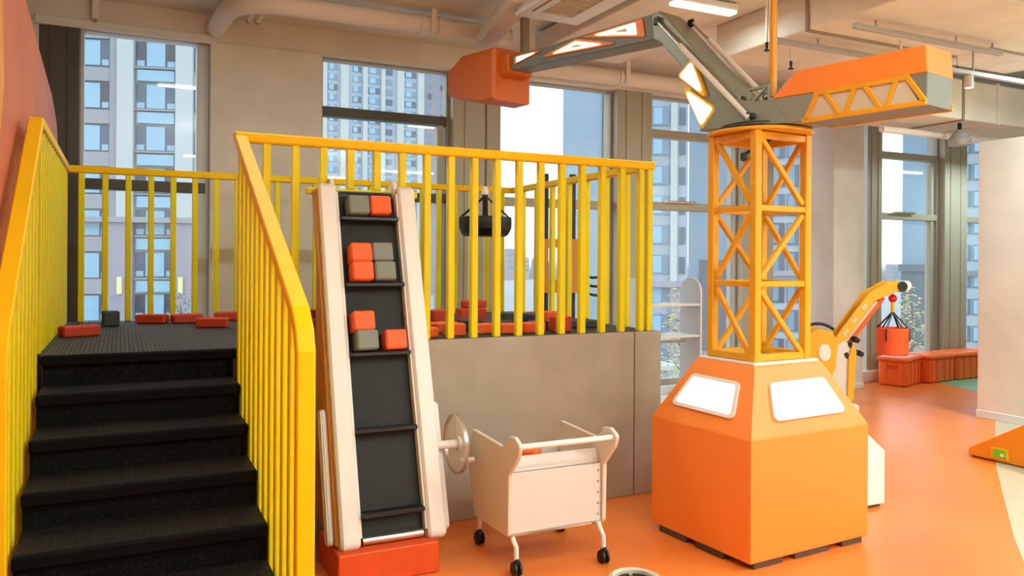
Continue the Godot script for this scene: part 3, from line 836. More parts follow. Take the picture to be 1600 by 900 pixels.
# ---------------------------------------------------------------- trolley
func build_cart():
	var o := Vector3(1.93, 0, -3.6)
	var t := thing("toy_trolley", "cream toy trolley on black casters beside the conveyor", "trolley", o)
	var xf := Basis(Vector3(0, 0, 1), Vector3.UP, Vector3(-1, 0, 0))
	var pr := rounded(poly([-3.845, 0.622, -3.475, 0.606, -3.425, 0.64, -3.405, 0.668, -3.34, 0.676, -3.278, 0.645, -3.305, 0.584, -3.395, 0.485, -3.402, 0.186, -3.80, 0.178, -3.886, 0.41]), 0.022, 3)
	for x in [1.665, 2.195]:
		var h := Shape.new()
		h.prism(pr, -0.011, 0.011, 0.004, Transform3D(xf, Vector3(x, 0, 0) - o))
		part(t, "side_panel", h.done(), M.cart)
	part(t, "front_panel", boxmesh(Vector3(0.506, 0.29, 0.014), 0.003), M.cart_front, Vector3(1.93, 0.338, -3.424) - o)
	part(t, "bottom_rail", boxmesh(Vector3(0.506, 0.016, 0.02), 0.003), M.chrome, Vector3(1.93, 0.19, -3.42) - o)
	part(t, "back_panel", boxmesh(Vector3(0.506, 0.3, 0.014), 0.003), M.cart_front, Vector3(1.93, 0.345, -3.845) - o, rx(-6))
	part(t, "bottom_panel", boxmesh(Vector3(0.506, 0.014, 0.38), 0.003), M.cart_front, Vector3(1.93, 0.2, -3.62) - o)
	part(t, "lip_panel", boxmesh(Vector3(0.506, 0.075, 0.014), 0.003), M.cart_front, Vector3(1.93, 0.515, -3.455) - o, rx(-24))
	part(t, "tray", boxmesh(Vector3(0.506, 0.014, 0.34), 0.003), M.cart, Vector3(1.93, 0.40, -3.64) - o)
	var h := Shape.new()
	h.tube([Vector3(1.668, 0.632, -3.318) - o, Vector3(2.192, 0.632, -3.318) - o], 0.014, 14)
	part(t, "handle_bar", h.done(), M.cream_white)
	for x in [1.665, 2.195]:
		h = Shape.new()
		h.tube([Vector3(x - 0.014, 0.632, -3.318) - o, Vector3(x + 0.014, 0.632, -3.318) - o], 0.007, 10)
		part(t, "bolt", h.done(), M.chrome)
	for k in 5:
		part(t, "screw", boxmesh(Vector3(0.006, 0.01, 0.006), 0.0), M.duct_seam, Vector3(2.165, 0.23 + 0.055 * k, -3.414) - o)
	# legs and casters
	for c in [[1.70, -3.40, 1.0], [2.165, -3.36, 1.0], [1.715, -3.87, -1.0], [2.20, -3.86, -1.0]]:
		var b := Vector3(c[0], 0, c[1]) - o
		var leg := Shape.new()
		var top := Vector3(b.x - 0.012, 0.2, b.z - 0.03 * c[2])
		leg.tube(arc_pts(top, Vector3(b.x - 0.012, 0.17, b.z - 0.02 * c[2]), Vector3(b.x, 0.135, b.z - 0.004 * c[2]), 6) + [Vector3(b.x, 0.075, b.z)], 0.012, 12)
		part(t, "leg", leg.done(), M.cream_white)
		var w := Shape.new()
		for s in [-1, 1]:
			w.lathe([Vector2(0, -0.009), Vector2(0.026, -0.009), Vector2(0.033, -0.005), Vector2(0.033, 0.005), Vector2(0.026, 0.009), Vector2(0, 0.009)], 18, Transform3D(rz(90), Vector3(s * 0.013, 0, 0)))
		w.box(Vector3(0, 0.025, 0), Vector3(0.02, 0.05, 0.03), 0.004)
		part(t, "caster", w.done(), M.black, Vector3(b.x, 0.033, b.z))
	block("foam_brick", "orange block showing inside the trolley", M.foam_orange, Vector3(0.1, 0.14, 0.1), Vector3(1.87, 0.409, -3.60), 42, "")

# ---------------------------------------------------------------- tower crane
func build_crane():
	var o := Vector3(3.157, 0, -3.349)
	var t := thing("tower_crane", "orange and grey play tower crane with lattice mast and lit boom", "crane", o)
	var bt := ry(3.64)
	var w := 0.438; var d := 0.368; var tw := 0.25; var td := 0.21
	var ys := [0.035, 0.638, 0.965]
	var h := Shape.new()
	var rect := func(a: float, b: float, y: float) -> Array: return [Vector3(-a, y, -b), Vector3(-a, y, b), Vector3(a, y, b), Vector3(a, y, -b)]
	var rings := [rect.call(w - 0.006, d - 0.006, 0.033), rect.call(w, d, 0.04), rect.call(w, d, 0.632), rect.call(w - 0.004, d - 0.0035, 0.642), rect.call(tw + 0.004, td + 0.004, 0.96), rect.call(tw - 0.004, td - 0.004, 0.967)]
	for i in rings.size() - 1:
		for k in 4:
			var a = rings[i]; var b = rings[i + 1]
			h.face([a[k], a[(k + 1) % 4], b[(k + 1) % 4], b[k]], (a[k] + a[(k + 1) % 4]) * Vector3(1, 0, 1) + Vector3(0, 0.01, 0))
	h.face(rings[0], Vector3.DOWN)
	h.face(rings[5], Vector3.UP)
	var base := part(t, "base", h.done(), M.crane_orange, Vector3.ZERO, bt)
	# lit panels on the two sloping faces, each in its own plane
	var panels := [[Vector3(0, 0.80, 0.29), Vector3.RIGHT, [Vector3(-0.253, 0.703, 0.337), Vector3(0.295, 0.706, 0.335), Vector3(0.212, 0.884, 0.249), Vector3(-0.195, 0.880, 0.251)]],
		[Vector3(-0.345, 0.80, 0), Vector3.BACK, [Vector3(-0.395, 0.712, -0.256), Vector3(-0.399, 0.706, 0.219), Vector3(-0.3, 0.879, 0.165), Vector3(-0.299, 0.884, -0.181)]]]
	for p in panels:
		var c: Vector3 = (p[2][0] + p[2][1] + p[2][2] + p[2][3]) / 4.0
		var x: Vector3 = p[1]
		var slope: Vector3 = Vector3(0, 0.327, -(d - td)).normalized() if x == Vector3.RIGHT else Vector3(w - tw, 0.327, 0).normalized()
		var n := x.cross(slope)
		var pl := PackedVector2Array()
		for v in p[2]: pl.append(Vector2((v - c).dot(x), (v - c).dot(slope)))
		var face_pl := rounded(inset(pl, 0.019), 0.02, 5)
		pl = rounded(pl, 0.034, 5)
		# put the panel on the face
		var on := (Vector3(0, 0.638, d) if x == Vector3.RIGHT else Vector3(-w, 0.638, 0))
		c -= n * (c - on).dot(n)
		var xf := Transform3D(Basis(x, slope, n), c)
		var fr := Shape.new()
		fr.ring(pl, face_pl, 0.0, 0.014, xf)
		var frame := part(base, "panel_frame", fr.done(), M.cream_white)
		var gl := Shape.new()
		gl.prism(face_pl, 0.0, 0.009, 0.0, xf)
		part(base, "light_panel", gl.done(), M.panel_glow)
		var al := AreaLight3D.new()
		al.name = "lamp"
		al.area_size = Vector2(0.42, 0.17)
		al.light_energy = 0.05
		al.set("area_range", 20.0)
		al.light_color = Color(1.0, 0.97, 0.92)
		al.shadow_enabled = true
		al.transform = Transform3D(Basis(-x, slope, -n), c + n * 0.02)
		base.add_child(al, true)
	for s in [[-0.3, 0.33, 0.2, 0.05], [0.02, 0.33, 0.26, 0.05], [0.33, 0.33, 0.16, 0.05], [-0.41, -0.2, 0.05, 0.22], [-0.41, 0.08, 0.05, 0.2], [0.33, -0.32, 0.2, 0.05], [-0.2, -0.32, 0.2, 0.05]]:
		part(base, "foot", boxmesh(Vector3(s[2], 0.034, s[3]), 0.003), M.plinth, Vector3(s[0], 0.017, s[1]))
	part(base, "top_plate", boxmesh(Vector3(0.49, 0.014, 0.41), 0.003), M.cream_white, Vector3(0, 0.973, 0))
	# lattice tower
	var ax := 0.19; var az := 0.155
	var lv := [0.98, 1.387, 1.788, 2.19]
	var fl := Shape.new()
	fl.lathe([Vector2(0, 2.196), Vector2(0.28, 2.196), Vector2(0.284, 2.202), Vector2(0.28, 2.212), Vector2(0, 2.212)], 48)
	var tower := part(t, "tower", fl.done(), M.crane_amber, Vector3.ZERO, bt)
	tower.set_meta("label", "amber lattice tower of the crane")
	for sx in [-1, 1]:
		for sz in [-1, 1]:
			part(tower, "post", boxmesh(Vector3(0.045, 1.22, 0.045), 0.004), M.crane_amber, Vector3(sx * ax, 1.588, sz * az))
	for k in 4:
		var y: float = lv[k] + (0.02 if k == 0 else (-0.018 if k == 3 else 0.0))
		var th := 0.036 if k in [0, 3] else 0.03
		for s in [-1, 1]:
			part(tower, "girt", boxmesh(Vector3(ax * 2.0 - 0.045, th, 0.034), 0.003), M.crane_amber, Vector3(0, y, s * az))
			part(tower, "girt", boxmesh(Vector3(0.034, th, az * 2.0 - 0.045), 0.003), M.crane_amber, Vector3(s * ax, y, 0))
	for k in 3:
		var y0: float = lv[k] + 0.03; var y1: float = lv[k + 1] - 0.03
		var sg := -1.0 if k == 1 else 1.0
		for s in [-1, 1]:
			var q := Shape.new()
			q.bar(Vector3(-s * sg * (ax - 0.03), y1, s * az), Vector3(s * sg * (ax - 0.03), y0, s * az), 0.028, 0.026, Vector3.RIGHT)
			part(tower, "brace", q.done(), M.crane_amber)
			q = Shape.new()
			q.bar(Vector3(s * ax, y1, s * sg * (az - 0.03)), Vector3(s * ax, y0, -s * sg * (az - 0.03)), 0.028, 0.026, Vector3.BACK)
			part(tower, "brace", q.done(), M.crane_amber)
	var cb := Shape.new()
	cb.tube(arc_pts(Vector3(-0.17, 2.08, 0.06), Vector3(-0.1, 2.12, 0.08), Vector3(0.02, 2.185, 0.1), 8), 0.009, 8)
	cb.box(Vector3(-0.175, 2.065, 0.055), Vector3(0.03, 0.045, 0.03), 0.006)
	part(tower, "cable", cb.done(), M.black)
	# upper works, turned along the jib
	var phi := deg_to_rad(11.0)
	var u := Vector3(-sin(phi), 0, -cos(phi))
	var B := Basis(u, Vector3.UP, u.cross(Vector3.UP))
	var X := Transform3D(B, Vector3.ZERO)
	h = Shape.new()
	h.lathe([Vector2(0, 2.212), Vector2(0.215, 2.212), Vector2(0.215, 2.222), Vector2(0.18, 2.222), Vector2(0.18, 2.236), Vector2(0.2, 2.236), Vector2(0.2, 2.243), Vector2(0, 2.243)], 40)
	part(t, "slewing_ring", h.done(), M.crane_grey_dark)
	h = Shape.new()
	h.lathe([Vector2(0.1, 2.243), Vector2(0.206, 2.243), Vector2(0.206, 2.249), Vector2(0.1, 2.249)], 40)
	part(t, "gasket", h.done(), M.black)
	h = Shape.new()
	h.prism(poly([0.315, 2.252, -0.36, 2.215, -0.44, 2.352, -0.03, 2.365, 0.12, 2.42, 0.30, 2.36]), -0.125, 0.125, 0.006, X)
	var turret := part(t, "turret", h.done(), M.crane_grey)
	for s in [-1, 1]:
		h = Shape.new()
		h.prism(poly([-0.02, 2.36, -0.17, 2.35, -0.27, 2.222, -0.02, 2.235]), s * 0.127 - 0.004, s * 0.127 + 0.004, 0.001, X)
		part(turret, "cheek_plate", h.done(), M.crane_grey)
	# open bracket at the mast foot
	for s in [-0.07, 0.07]:
		for r in [[0.02, 2.36, 0.02, 2.45], [-0.11, 2.36, -0.11, 2.45], [0.03, 2.445, -0.12, 2.445], [0.0, 2.37, -0.09, 2.44]]:
			h = Shape.new()
			h.bar(X * Vector3(r[0], r[1], s), X * Vector3(r[2], r[3], s), 0.016, 0.016)
			part(turret, "bracket_bar", h.done(), M.crane_grey)
	for r in [[0.035, 2.385, -0.10], [0.055, 2.40, -0.08], [-0.05, 2.39, 0.0], [-0.15, 2.385, 0.02], [-0.02, 2.295, -0.14], [-0.055, 2.285, -0.14]]:
		part(turret, "knob", boxmesh(Vector3(0.03, 0.03, 0.022), 0.006), M.black, X * Vector3(r[0], r[1], r[2]), B)
	h = Shape.new()
	h.tube([X * Vector3(-0.085, 2.40, 0), X * Vector3(-0.085, CEIL, 0)], 0.02, 16)
	part(t, "mast_pole", h.done(), M.crane_amber)
	# counter-jib
	h = Shape.new()
	h.prism(poly([-0.35, 2.212, -0.962, 2.212, -0.966, 2.357, -0.40, 2.357]), -0.118, 0.118, 0.004, X)
	var cj := part(t, "counter_jib", h.done(), M.crane_grey_dark)
	cj.set_meta("label", "grey counter-jib box of the crane")
	h = Shape.new()
	h.prism(poly([-0.16, 2.36, -0.304, 2.482, -0.96, 2.478, -0.968, 2.355, -0.40, 2.355]), -0.124, 0.124, 0.005, X)
	part(cj, "counterweight", h.done(), M.crane_orange)
	for s in [-1, 1]:
		h = Shape.new()
		h.prism(poly([-0.375, 2.225, -0.93, 2.225, -0.86, 2.345, -0.425, 2.345]), s * 0.120 - 0.004, s * 0.120 + 0.004, 0.0, X)
		part(cj, "infill_panel", h.done(), M.panel_beige)
		for r in [[-0.345, 2.220, -0.965, 2.220], [-0.41, 2.345, -0.89, 2.345], [-0.364, 2.215, -0.431, 2.352], [-0.470, 2.345, -0.555, 2.222], [-0.575, 2.222, -0.630, 2.345], [-0.675, 2.345, -0.757, 2.222], [-0.780, 2.222, -0.830, 2.345], [-0.876, 2.350, -0.960, 2.222]]:
			h = Shape.new()
			h.bar(X * Vector3(r[0], r[1], s * 0.128), X * Vector3(r[2], r[3], s * 0.128), 0.016, 0.024, B * Vector3(0, 0, 1))
			# the bar is 0.02 deep outward and 0.016 across the face
			part(cj, "truss_bar", h.done(), M.crane_amber)
	# boom
	h = Shape.new()
	h.prism(poly([0.30, 2.256, 0.462, 2.64, 0.635, 2.83, 0.70, 2.868, 0.72, 3.03, 0.655, 3.03, 0.60, 2.985, 0.30, 2.66, 0.06, 2.42, 0.02, 2.30]), -0.1, 0.1, 0.008, X)
	var lower := part(t, "lower_boom", h.done(), M.crane_grey)
	h = Shape.new()
	h.prism(poly([0.695, 2.868, 2.24, 2.955, 2.24, 3.058, 0.715, 3.03]), -0.085, 0.085, 0.006, X)
	var upper := part(t, "upper_boom", h.done(), M.crane_grey_dark)
	# lit plates; near side is -z in the jib frame
	for s in [-1, 1]:
		for tr in [[0.375, 2.685, 0.49, 2.60, 0.255, 2.415], [0.465, 2.555, 0.195, 2.365, 0.30, 2.25]]:
			var pl := rounded(poly(tr), 0.022, 4)
			h = Shape.new()
			h.prism(pl, s * 0.112 - 0.014, s * 0.112 + 0.014, 0.004, X)
			var pt := part(lower, "plate", h.done(), M.plate_yellow)
			h = Shape.new()
			h.prism(shrink(pl, 0.78), s * 0.1275 - 0.003, s * 0.1275 + 0.003, 0.0, X)
			part(lower, "led_light_face", h.done(), M.led_yellow)
		for tr in [[1.40, 3.03, 0.80, 3.02, 0.775, 2.90], [1.82, 2.975, 1.42, 3.03, 1.0, 2.91], [2.12, 2.985, 2.12, 3.045, 1.74, 3.03]]:
			var pl := rounded(poly(tr), 0.008, 2)
			h = Shape.new()
			h.prism(pl, s * 0.088 - 0.007, s * 0.088 + 0.007, 0.002, X)
			part(upper, "plate", h.done(), M.crane_orange)
			var pi := shrink(pl, 0.66)
			h = Shape.new()
			h.ring(pi, shrink(pi, 0.36), s * 0.0965 - 0.003, s * 0.0965 + 0.003, X)
			part(upper, "led_light_strip", h.done(), M.led_glow)
			h = Shape.new()
			h.prism(shrink(pi, 0.35), s * 0.095 - 0.002, s * 0.095 + 0.002, 0.0, X)
			part(upper, "plate_centre", h.done(), M.panel_beige)
	# hydraulic rams
	for q in [[Vector3(0.655, 2.965, -0.118), Vector3(-0.035, 2.275, -0.14), 0.5], [Vector3(0.56, 2.955, 0.075), Vector3(0.03, 2.40, 0.09), 0.45]]:
		var a: Vector3 = X * q[0]; var b: Vector3 = X * q[1]
		var ex: Vector3 = B * (Vector3(-0.015, 0.015, 0) if q[0].z > 0 else Vector3.ZERO)
		h = Shape.new()
		h.tube([a + ex, a.lerp(b, q[2]) + ex], 0.009, 12)
		var rod := part(lower, "ram_rod", h.done(), M.chrome)
		h = Shape.new()
		h.tube([a.lerp(b, q[2] * 0.55) + ex, b + ex], 0.016, 14)
		part(lower, "ram_barrel", h.done(), M.cream_white)
		part(lower, "ram_pivot", boxmesh(Vector3(0.05, 0.05, 0.02), 0.008), M.black, a + ex * 0.5, B)
	# orange head and hoist line
	h = Shape.new()
	h.prism(poly([2.26, 3.137, 2.72, 3.16, 2.92, 3.07, 2.92, 2.87, 2.80, 2.82, 2.45, 2.735, 2.26, 2.735]), -0.185, 0.185, 0.022, X)
	var head := part(t, "jib_head", h.done(), M.crane_deep)
	head.set_meta("label", "orange soft box at the tip of the jib")
	h = Shape.new()
	h.prism(rounded(poly([2.16, 2.93, 2.29, 2.91, 2.29, 3.11, 2.16, 3.08]), 0.03, 3), -0.12, 0.12, 0.01, X)
	part(head, "collar", h.done(), M.crane_deep)
	h = Shape.new()
	h.tube([X * Vector3(2.62, 2.80, 0), X * Vector3(2.62, 2.10, 0)], 0.005, 8)
	part(t, "hoist_line", h.done(), M.rope)
	# basket hung from the line
	var hook := o + X * Vector3(2.62, 0, 0)
	var bk := thing("hanging_basket", "black padded basket hanging from the crane line over the platform", "basket", Vector3(hook.x, 1.70, hook.z))
	h = Shape.new()
	h.lathe([Vector2(0, 0.0), Vector2(0.185, 0.0), Vector2(0.2, 0.012), Vector2(0.226, 0.06), Vector2(0.23, 0.11), Vector2(0.226, 0.152), Vector2(0.21, 0.158), Vector2(0.19, 0.15), Vector2(0.18, 0.05), Vector2(0, 0.04)], 8)
	part(bk, "basket_body", h.done(), M.black)
	for k in 4:
		var a := deg_to_rad(20.0 + 90.0 * k)
		h = Shape.new()
		h.bar(Vector3(cos(a) * 0.2, 0.15, sin(a) * 0.2), Vector3(0, 0.33, 0), 0.02, 0.006)
		part(bk, "strap", h.done(), M.black)
	h = Shape.new()
	h.box(Vector3(0, 0.26, 0), Vector3(0.045, 0.2, 0.03), 0.008)
	part(bk, "pull_handle", h.done(), M.black)
	h = Shape.new()
	h.lathe([Vector2(0, 0.33), Vector2(0.03, 0.34), Vector2(0.026, 0.37), Vector2(0.018, 0.40), Vector2(0, 0.41)], 16)
	part(bk, "hook", h.done(), M.cream_white)

# ---------------------------------------------------------------- other furnishings
func build_furnishings():
	# low white console behind the crane base
	var t := thing("control_console", "low white console with a sloping dial face behind the crane base", "console", Vector3(4.02, 0, -3.62))
	var h := Shape.new()
	h.prism(poly([-0.22, 0.02, 0.22, 0.02, 0.22, 0.345, -0.06, 0.56, -0.22, 0.56]), -0.22, 0.22, 0.006)
	part(t, "cabinet", h.done(), M.cream_white)
	part(t, "kick_plate", boxmesh(Vector3(0.4, 0.022, 0.4), 0.002), M.plinth, Vector3(0, 0.011, 0))
	var sl := Basis(Vector3(0.28, -0.215, 0).normalized(), Vector3(0.215, 0.28, 0).normalized(), Vector3.BACK)
	h = Shape.new()
	h.lathe([Vector2(0.055, 0.0), Vector2(0.075, 0.0), Vector2(0.075, 0.008), Vector2(0.055, 0.008), Vector2(0.055, 0.0)], 28, Transform3D(sl, Vector3(0.09, 0.447, 0.06)))
	part(t, "dial_ring", h.done(), M.black)
	h = Shape.new()
	h.lathe([Vector2(0, 0.0), Vector2(0.04, 0.0), Vector2(0.035, 0.02), Vector2(0, 0.02)], 24, Transform3D(sl, Vector3(0.09, 0.447, 0.06)))
	part(t, "dial_knob", h.done(), M.cream_white)
	# spirit-level wedge
	t = thing("level_wedge", "orange wedge-shaped toy spirit level on the floor at the right edge", "toy wedge", Vector3(6.1, 0, -3.5))
	h = Shape.new()
	h.prism(poly([-0.52, 0.012, -0.52, 0.065, 0.36, 0.60, 0.36, 0.012]), -0.15, 0.15, 0.006, Transform3D(Basis(Vector3.BACK, Vector3.UP, Vector3.LEFT), Vector3.ZERO))
	part(t, "body", h.done(), M.wedge)
	part(t, "base_pad", boxmesh(Vector3(0.27, 0.014, 0.84), 0.002), M.plinth, Vector3(0, 0.007, -0.08))
	for z in [-0.27, 0.02]:
		var fr := part(t, "vial_frame", boxmesh(Vector3(0.012, 0.085, 0.13), 0.003), M.arm_yellow, Vector3(-0.152, 0.072, z))
		part(fr, "vial", boxmesh(Vector3(0.012, 0.062, 0.1), 0.003), M.vial, Vector3(-0.004, 0, 0))
		part(fr, "bubble", boxmesh(Vector3(0.014, 0.03, 0.034), 0.006), M.cream_white, Vector3(-0.006, -0.008, 0.022))
	# round thing at the bottom edge
	t = thing("ring_toy", "round dark ring toy with a pale rim on the floor at the bottom edge", "toy", Vector3(2.08, 0.002, -2.97))
	h = Shape.new()
	h.lathe([Vector2(0.085, 0.0), Vector2(0.115, 0.0), Vector2(0.12, 0.04), Vector2(0.115, 0.082), Vector2(0.1, 0.088), Vector2(0.088, 0.08), Vector2(0.085, 0.0)], 36)
	part(t, "rim", h.done(), M.panel_beige)
	h = Shape.new()
	h.lathe([Vector2(0, 0.0), Vector2(0.087, 0.0), Vector2(0.087, 0.066), Vector2(0.04, 0.058), Vector2(0.035, 0.078), Vector2(0, 0.08)], 36)
	part(t, "hub", h.done(), M.black)
	for k in 5:
		var a := TAU * k / 5.0
		part(t, "spoke", boxmesh(Vector3(0.05, 0.012, 0.016), 0.003), M.chrome, Vector3(cos(a) * 0.06, 0.068, sin(a) * 0.06), Basis(Vector3.UP, -a))
	# toy excavator arm
	build_arm()
	# crates under the right window
	var crates := [[8.72, -6.80, 20.0, "orange storage crate below the hanging bag, first of the row"], [9.33, -6.83, 4.0, "second orange storage crate from the white pillar"], [9.90, -6.86, 3.0, "third orange storage crate from the white pillar"], [10.48, -6.88, 2.0, "orange storage crate farthest right, cut by the partition"]]
	for c in crates:
		var k := thing("storage_crate", c[3], "crate", Vector3(c[0], 0, c[1]), deg_to_rad(c[2]), "orange crates under the window")
		part(k, "crate_body", boxmesh(Vector3(0.5, 0.3, 0.33), 0.02), M.crate, Vector3(0, 0.15, 0))
		part(k, "lid", boxmesh(Vector3(0.54, 0.055, 0.37), 0.018), M.crate, Vector3(0, 0.325, 0))
		for x in [-0.2, -0.08, 0.08, 0.2]:
			part(k, "rib", boxmesh(Vector3(0.05, 0.28, 0.02), 0.006), M.crate, Vector3(x, 0.15, 0.168))
		for z in [-0.1, 0.1]:
			part(k, "rib", boxmesh(Vector3(0.02, 0.28, 0.06), 0.006), M.crate, Vector3(-0.252, 0.15, z))
		part(k, "handle_recess", boxmesh(Vector3(0.012, 0.05, 0.12), 0.004), M.base_red, Vector3(-0.254, 0.23, 0))
	# white arched shelf unit by the window
	t = thing("arched_shelf", "white arched shelf unit standing by the window behind the crane", "shelf", Vector3(5.25, 0, -6.88))
	var arch := PackedVector2Array()
	arch.append(Vector2(-0.17, 0.0))
	arch.append(Vector2(0.17, 0.0))
	for k in 13:
		var a := PI * k / 12.0
		arch.append(Vector2(cos(a) * 0.17, 1.18 + sin(a) * 0.16))
	for x in [-0.52, 0.28]:
		h = Shape.new()
		h.prism(arch, -0.014, 0.014, 0.003, Transform3D(Basis(Vector3.BACK, Vector3.UP, Vector3.LEFT), Vector3(x, 0, 0)))
		part(t, "side_panel", h.done(), M.steel_white)
	for y in [0.05, 0.72, 1.05]:
		part(t, "shelf_board", boxmesh(Vector3(0.78, 0.024, 0.32), 0.003), M.cream_white, Vector3(-0.12, y, 0))
	h = Shape.new()
	h.tube([Vector3(-0.52, 0.66, 0.05), Vector3(0.16, 0.66, 0.05)], 0.014, 10)
	part(t, "hanging_rail", h.done(), M.track)
	# yellow frame with black posts beyond the platform
	t = thing("activity_stand", "yellow board with a square opening between two black posts beyond the platform", "play stand", Vector3(3.62, 0, -6.2), deg_to_rad(-14.0))
	for x in [-0.23, 0.02]:
		h = Shape.new()
		h.tube([Vector3(x, 0, 0), Vector3(x, 2.28, 0)], 0.03, 12)
		part(t, "post", h.done(), M.black)
	h = Shape.new()
	h.ring(poly([-0.28, 1.22, 0.08, 1.22, 0.08, 1.70, -0.28, 1.70]), poly([-0.22, 1.34, -0.06, 1.34, -0.06, 1.62, -0.22, 1.62]), 0.03, 0.06)
	part(t, "board", h.done(), M.ochre)
	part(t, "foot_plate", boxmesh(Vector3(0.6, 0.03, 0.4), 0.006), M.black, Vector3(-0.1, 0.015, 0))
	for k in 3:
		h = Shape.new()
		h.tube(arc_pts(Vector3(0.03, 1.42 - 0.06 * k, 0.0), Vector3(0.22, 1.30 - 0.08 * k, 0.02), Vector3(0.36, 1.40 - 0.09 * k, 0.0), 6), 0.012, 8)
		part(t, "black_strap", h.done(), M.black)

func build_arm():
	var t := thing("toy_excavator_arm", "yellow toy excavator arm behind the crane holding an orange bag", "excavator arm", Vector3(6.53, 0, -5.93), deg_to_rad(-26.0))
	# local x runs to the right of the photograph, y up
	var h := Shape.new()
	h.lathe([Vector2(0, 0), Vector2(0.3, 0), Vector2(0.3, 0.05), Vector2(0, 0.05)], 28)
	part(t, "floor_disc", h.done(), M.cream_white)
	h = Shape.new()
	h.prism(rounded(poly([-0.12, 0.05, 0.2, 0.05, 0.21, 0.3, 0.21, 0.66, 0.12, 0.72, -0.02, 0.6]), 0.03, 3), -0.09, 0.09, 0.01)
	part(t, "pedestal", h.done(), M.cart_front)
	for s in [-1, 1]:
		h = Shape.new()
		h.prism(rounded(poly([-0.24, 0.42, -0.02, 0.3, 0.03, 0.45, 0.05, 0.68, 0.0, 0.80, -0.14, 0.84, -0.24, 0.78]), 0.06, 5), s * 0.115 - 0.02, s * 0.115 + 0.02, 0.006)
		var pl := part(t, "pivot_plate", h.done(), M.arm_yellow)
		h = Shape.new()
		h.lathe([Vector2(0, -0.006), Vector2(0.06, -0.006), Vector2(0.06, 0.006), Vector2(0, 0.006)], 24, Transform3D(Basis(Vector3.RIGHT, Vector3.BACK, Vector3.DOWN * 1.45), Vector3(-0.085, 0.595, s * 0.137)))
		part(pl, "pivot_cap", h.done(), M.cream_white)
		h = Shape.new()
		h.prism(rounded(poly([0.16, 0.1, 0.22, 0.1, 0.235, 0.42, 0.25, 0.60, 0.215, 0.70, 0.17, 0.55]), 0.02, 3), s * 0.10 - 0.012, s * 0.10 + 0.012, 0.004)
		part(t, "front_plate", h.done(), M.arm_yellow)
	h = Shape.new()
	h.tube(arc_pts(Vector3(-0.25, 0.83, 0), Vector3(-0.1, 0.93, 0), Vector3(0.06, 0.82, 0), 8), 0.016, 8)
	part(t, "hose", h.done(), M.black)
	for s in [-1, 1]:
		h = Shape.new()
		h.prism(rounded(poly([0.02, 0.71, 0.10, 0.645, 0.441, 1.115, 0.53, 1.155, 0.70, 1.225, 0.735, 1.275, 0.69, 1.32, 0.575, 1.312, 0.382, 1.20]), 0.025, 4), s * 0.075 - 0.014, s * 0.075 + 0.014, 0.005)
		var bm := part(t, "boom_plate", h.done(), M.arm_yellow)
		for f in [0.24, 0.50, 0.78]:
			var c := Vector3(0.06, 0.68, 0).lerp(Vector3(0.41, 1.16, 0), f)
			part(bm, "slot_cover", boxmesh(Vector3(0.075, 0.035, 0.006), 0.002), M.panel_beige, c + Vector3(0, 0, s * 0.091), rz(54.0))
	h = Shape.new()
	h.bar(Vector3(0.10, 0.66, 0), Vector3(0.46, 1.13, 0), 0.11, 0.08, Vector3.BACK)
	part(t, "boom_core", h.done(), M.panel_beige)
	h = Shape.new()
	h.tube([Vector3(0.20, 0.66, 0.0), Vector3(0.56, 1.15, 0.0)], 0.028, 12)
	part(t, "stay_tube", h.done(), M.foam_orange)
	h = Shape.new()
	h.tube([Vector3(0.765, 1.275, -0.09), Vector3(0.765, 1.275, 0.09)], 0.05, 20)
	part(t, "end_pulley", h.done(), M.cream_white)
	h = Shape.new()
	h.tube([Vector3(0.72, 1.265, -0.095), Vector3(0.72, 1.265, 0.095)], 0.052, 20)
	part(t, "pulley_tyre", h.done(), M.black)
	part(t, "end_bracket", boxmesh(Vector3(0.1, 0.05, 0.12), 0.015), M.arm_yellow, Vector3(0.77, 1.24, 0), rz(20))
	for r in [[0.2, 0.66], [0.26, 0.72], [0.16, 0.56], [0.3, 0.58]]:
		part(t, "joint_knob", boxmesh(Vector3(0.05, 0.07, 0.2), 0.012), M.black, Vector3(r[0], r[1], 0), rz(r[0] * 200.0))
	# hook hangs under the arm end
	h = Shape.new()
	h.tube([Vector3(0.665, 1.24, 0), Vector3(0.665, 1.17, 0)], 0.006, 8)
	part(t, "hook_line", h.done(), M.black)
	h = Shape.new()
	var pr := []
	for k in 9:
		var a := -PI / 2.0 + PI * k / 8.0
		pr.append(Vector2(cos(a) * 0.042, 1.14 + sin(a) * 0.042))
	h.lathe(pr, 18, Transform3D(Basis.IDENTITY, Vector3(0.665, 0, 0)))
	part(t, "hook_ball", h.done(), paint("ball_red", col(214, 24, 22), 0.4))
	h = Shape.new()
	h.tube([Vector3(0.665, 1.11, 0), Vector3(0.665, 1.0, 0)], 0.018, 10)
	part(t, "hook_shank", h.done(), M.arm_yellow)
	var at := t.transform * Vector3(0.665, 0, 0)
	var b := thing("hanging_bag", "round orange fabric bag hanging by black straps from the excavator arm", "bag", Vector3(at.x, 0.565, at.z), deg_to_rad(-26.0))
	h = Shape.new()
	h.lathe([Vector2(0, 0.0), Vector2(0.145, 0.0), Vector2(0.155, 0.015), Vector2(0.15, 0.12), Vector2(0.155, 0.27), Vector2(0.15, 0.275), Vector2(0.145, 0.26), Vector2(0.14, 0.03), Vector2(0, 0.02)], 28)
	part(b, "bag_body", h.done(), M.bag)
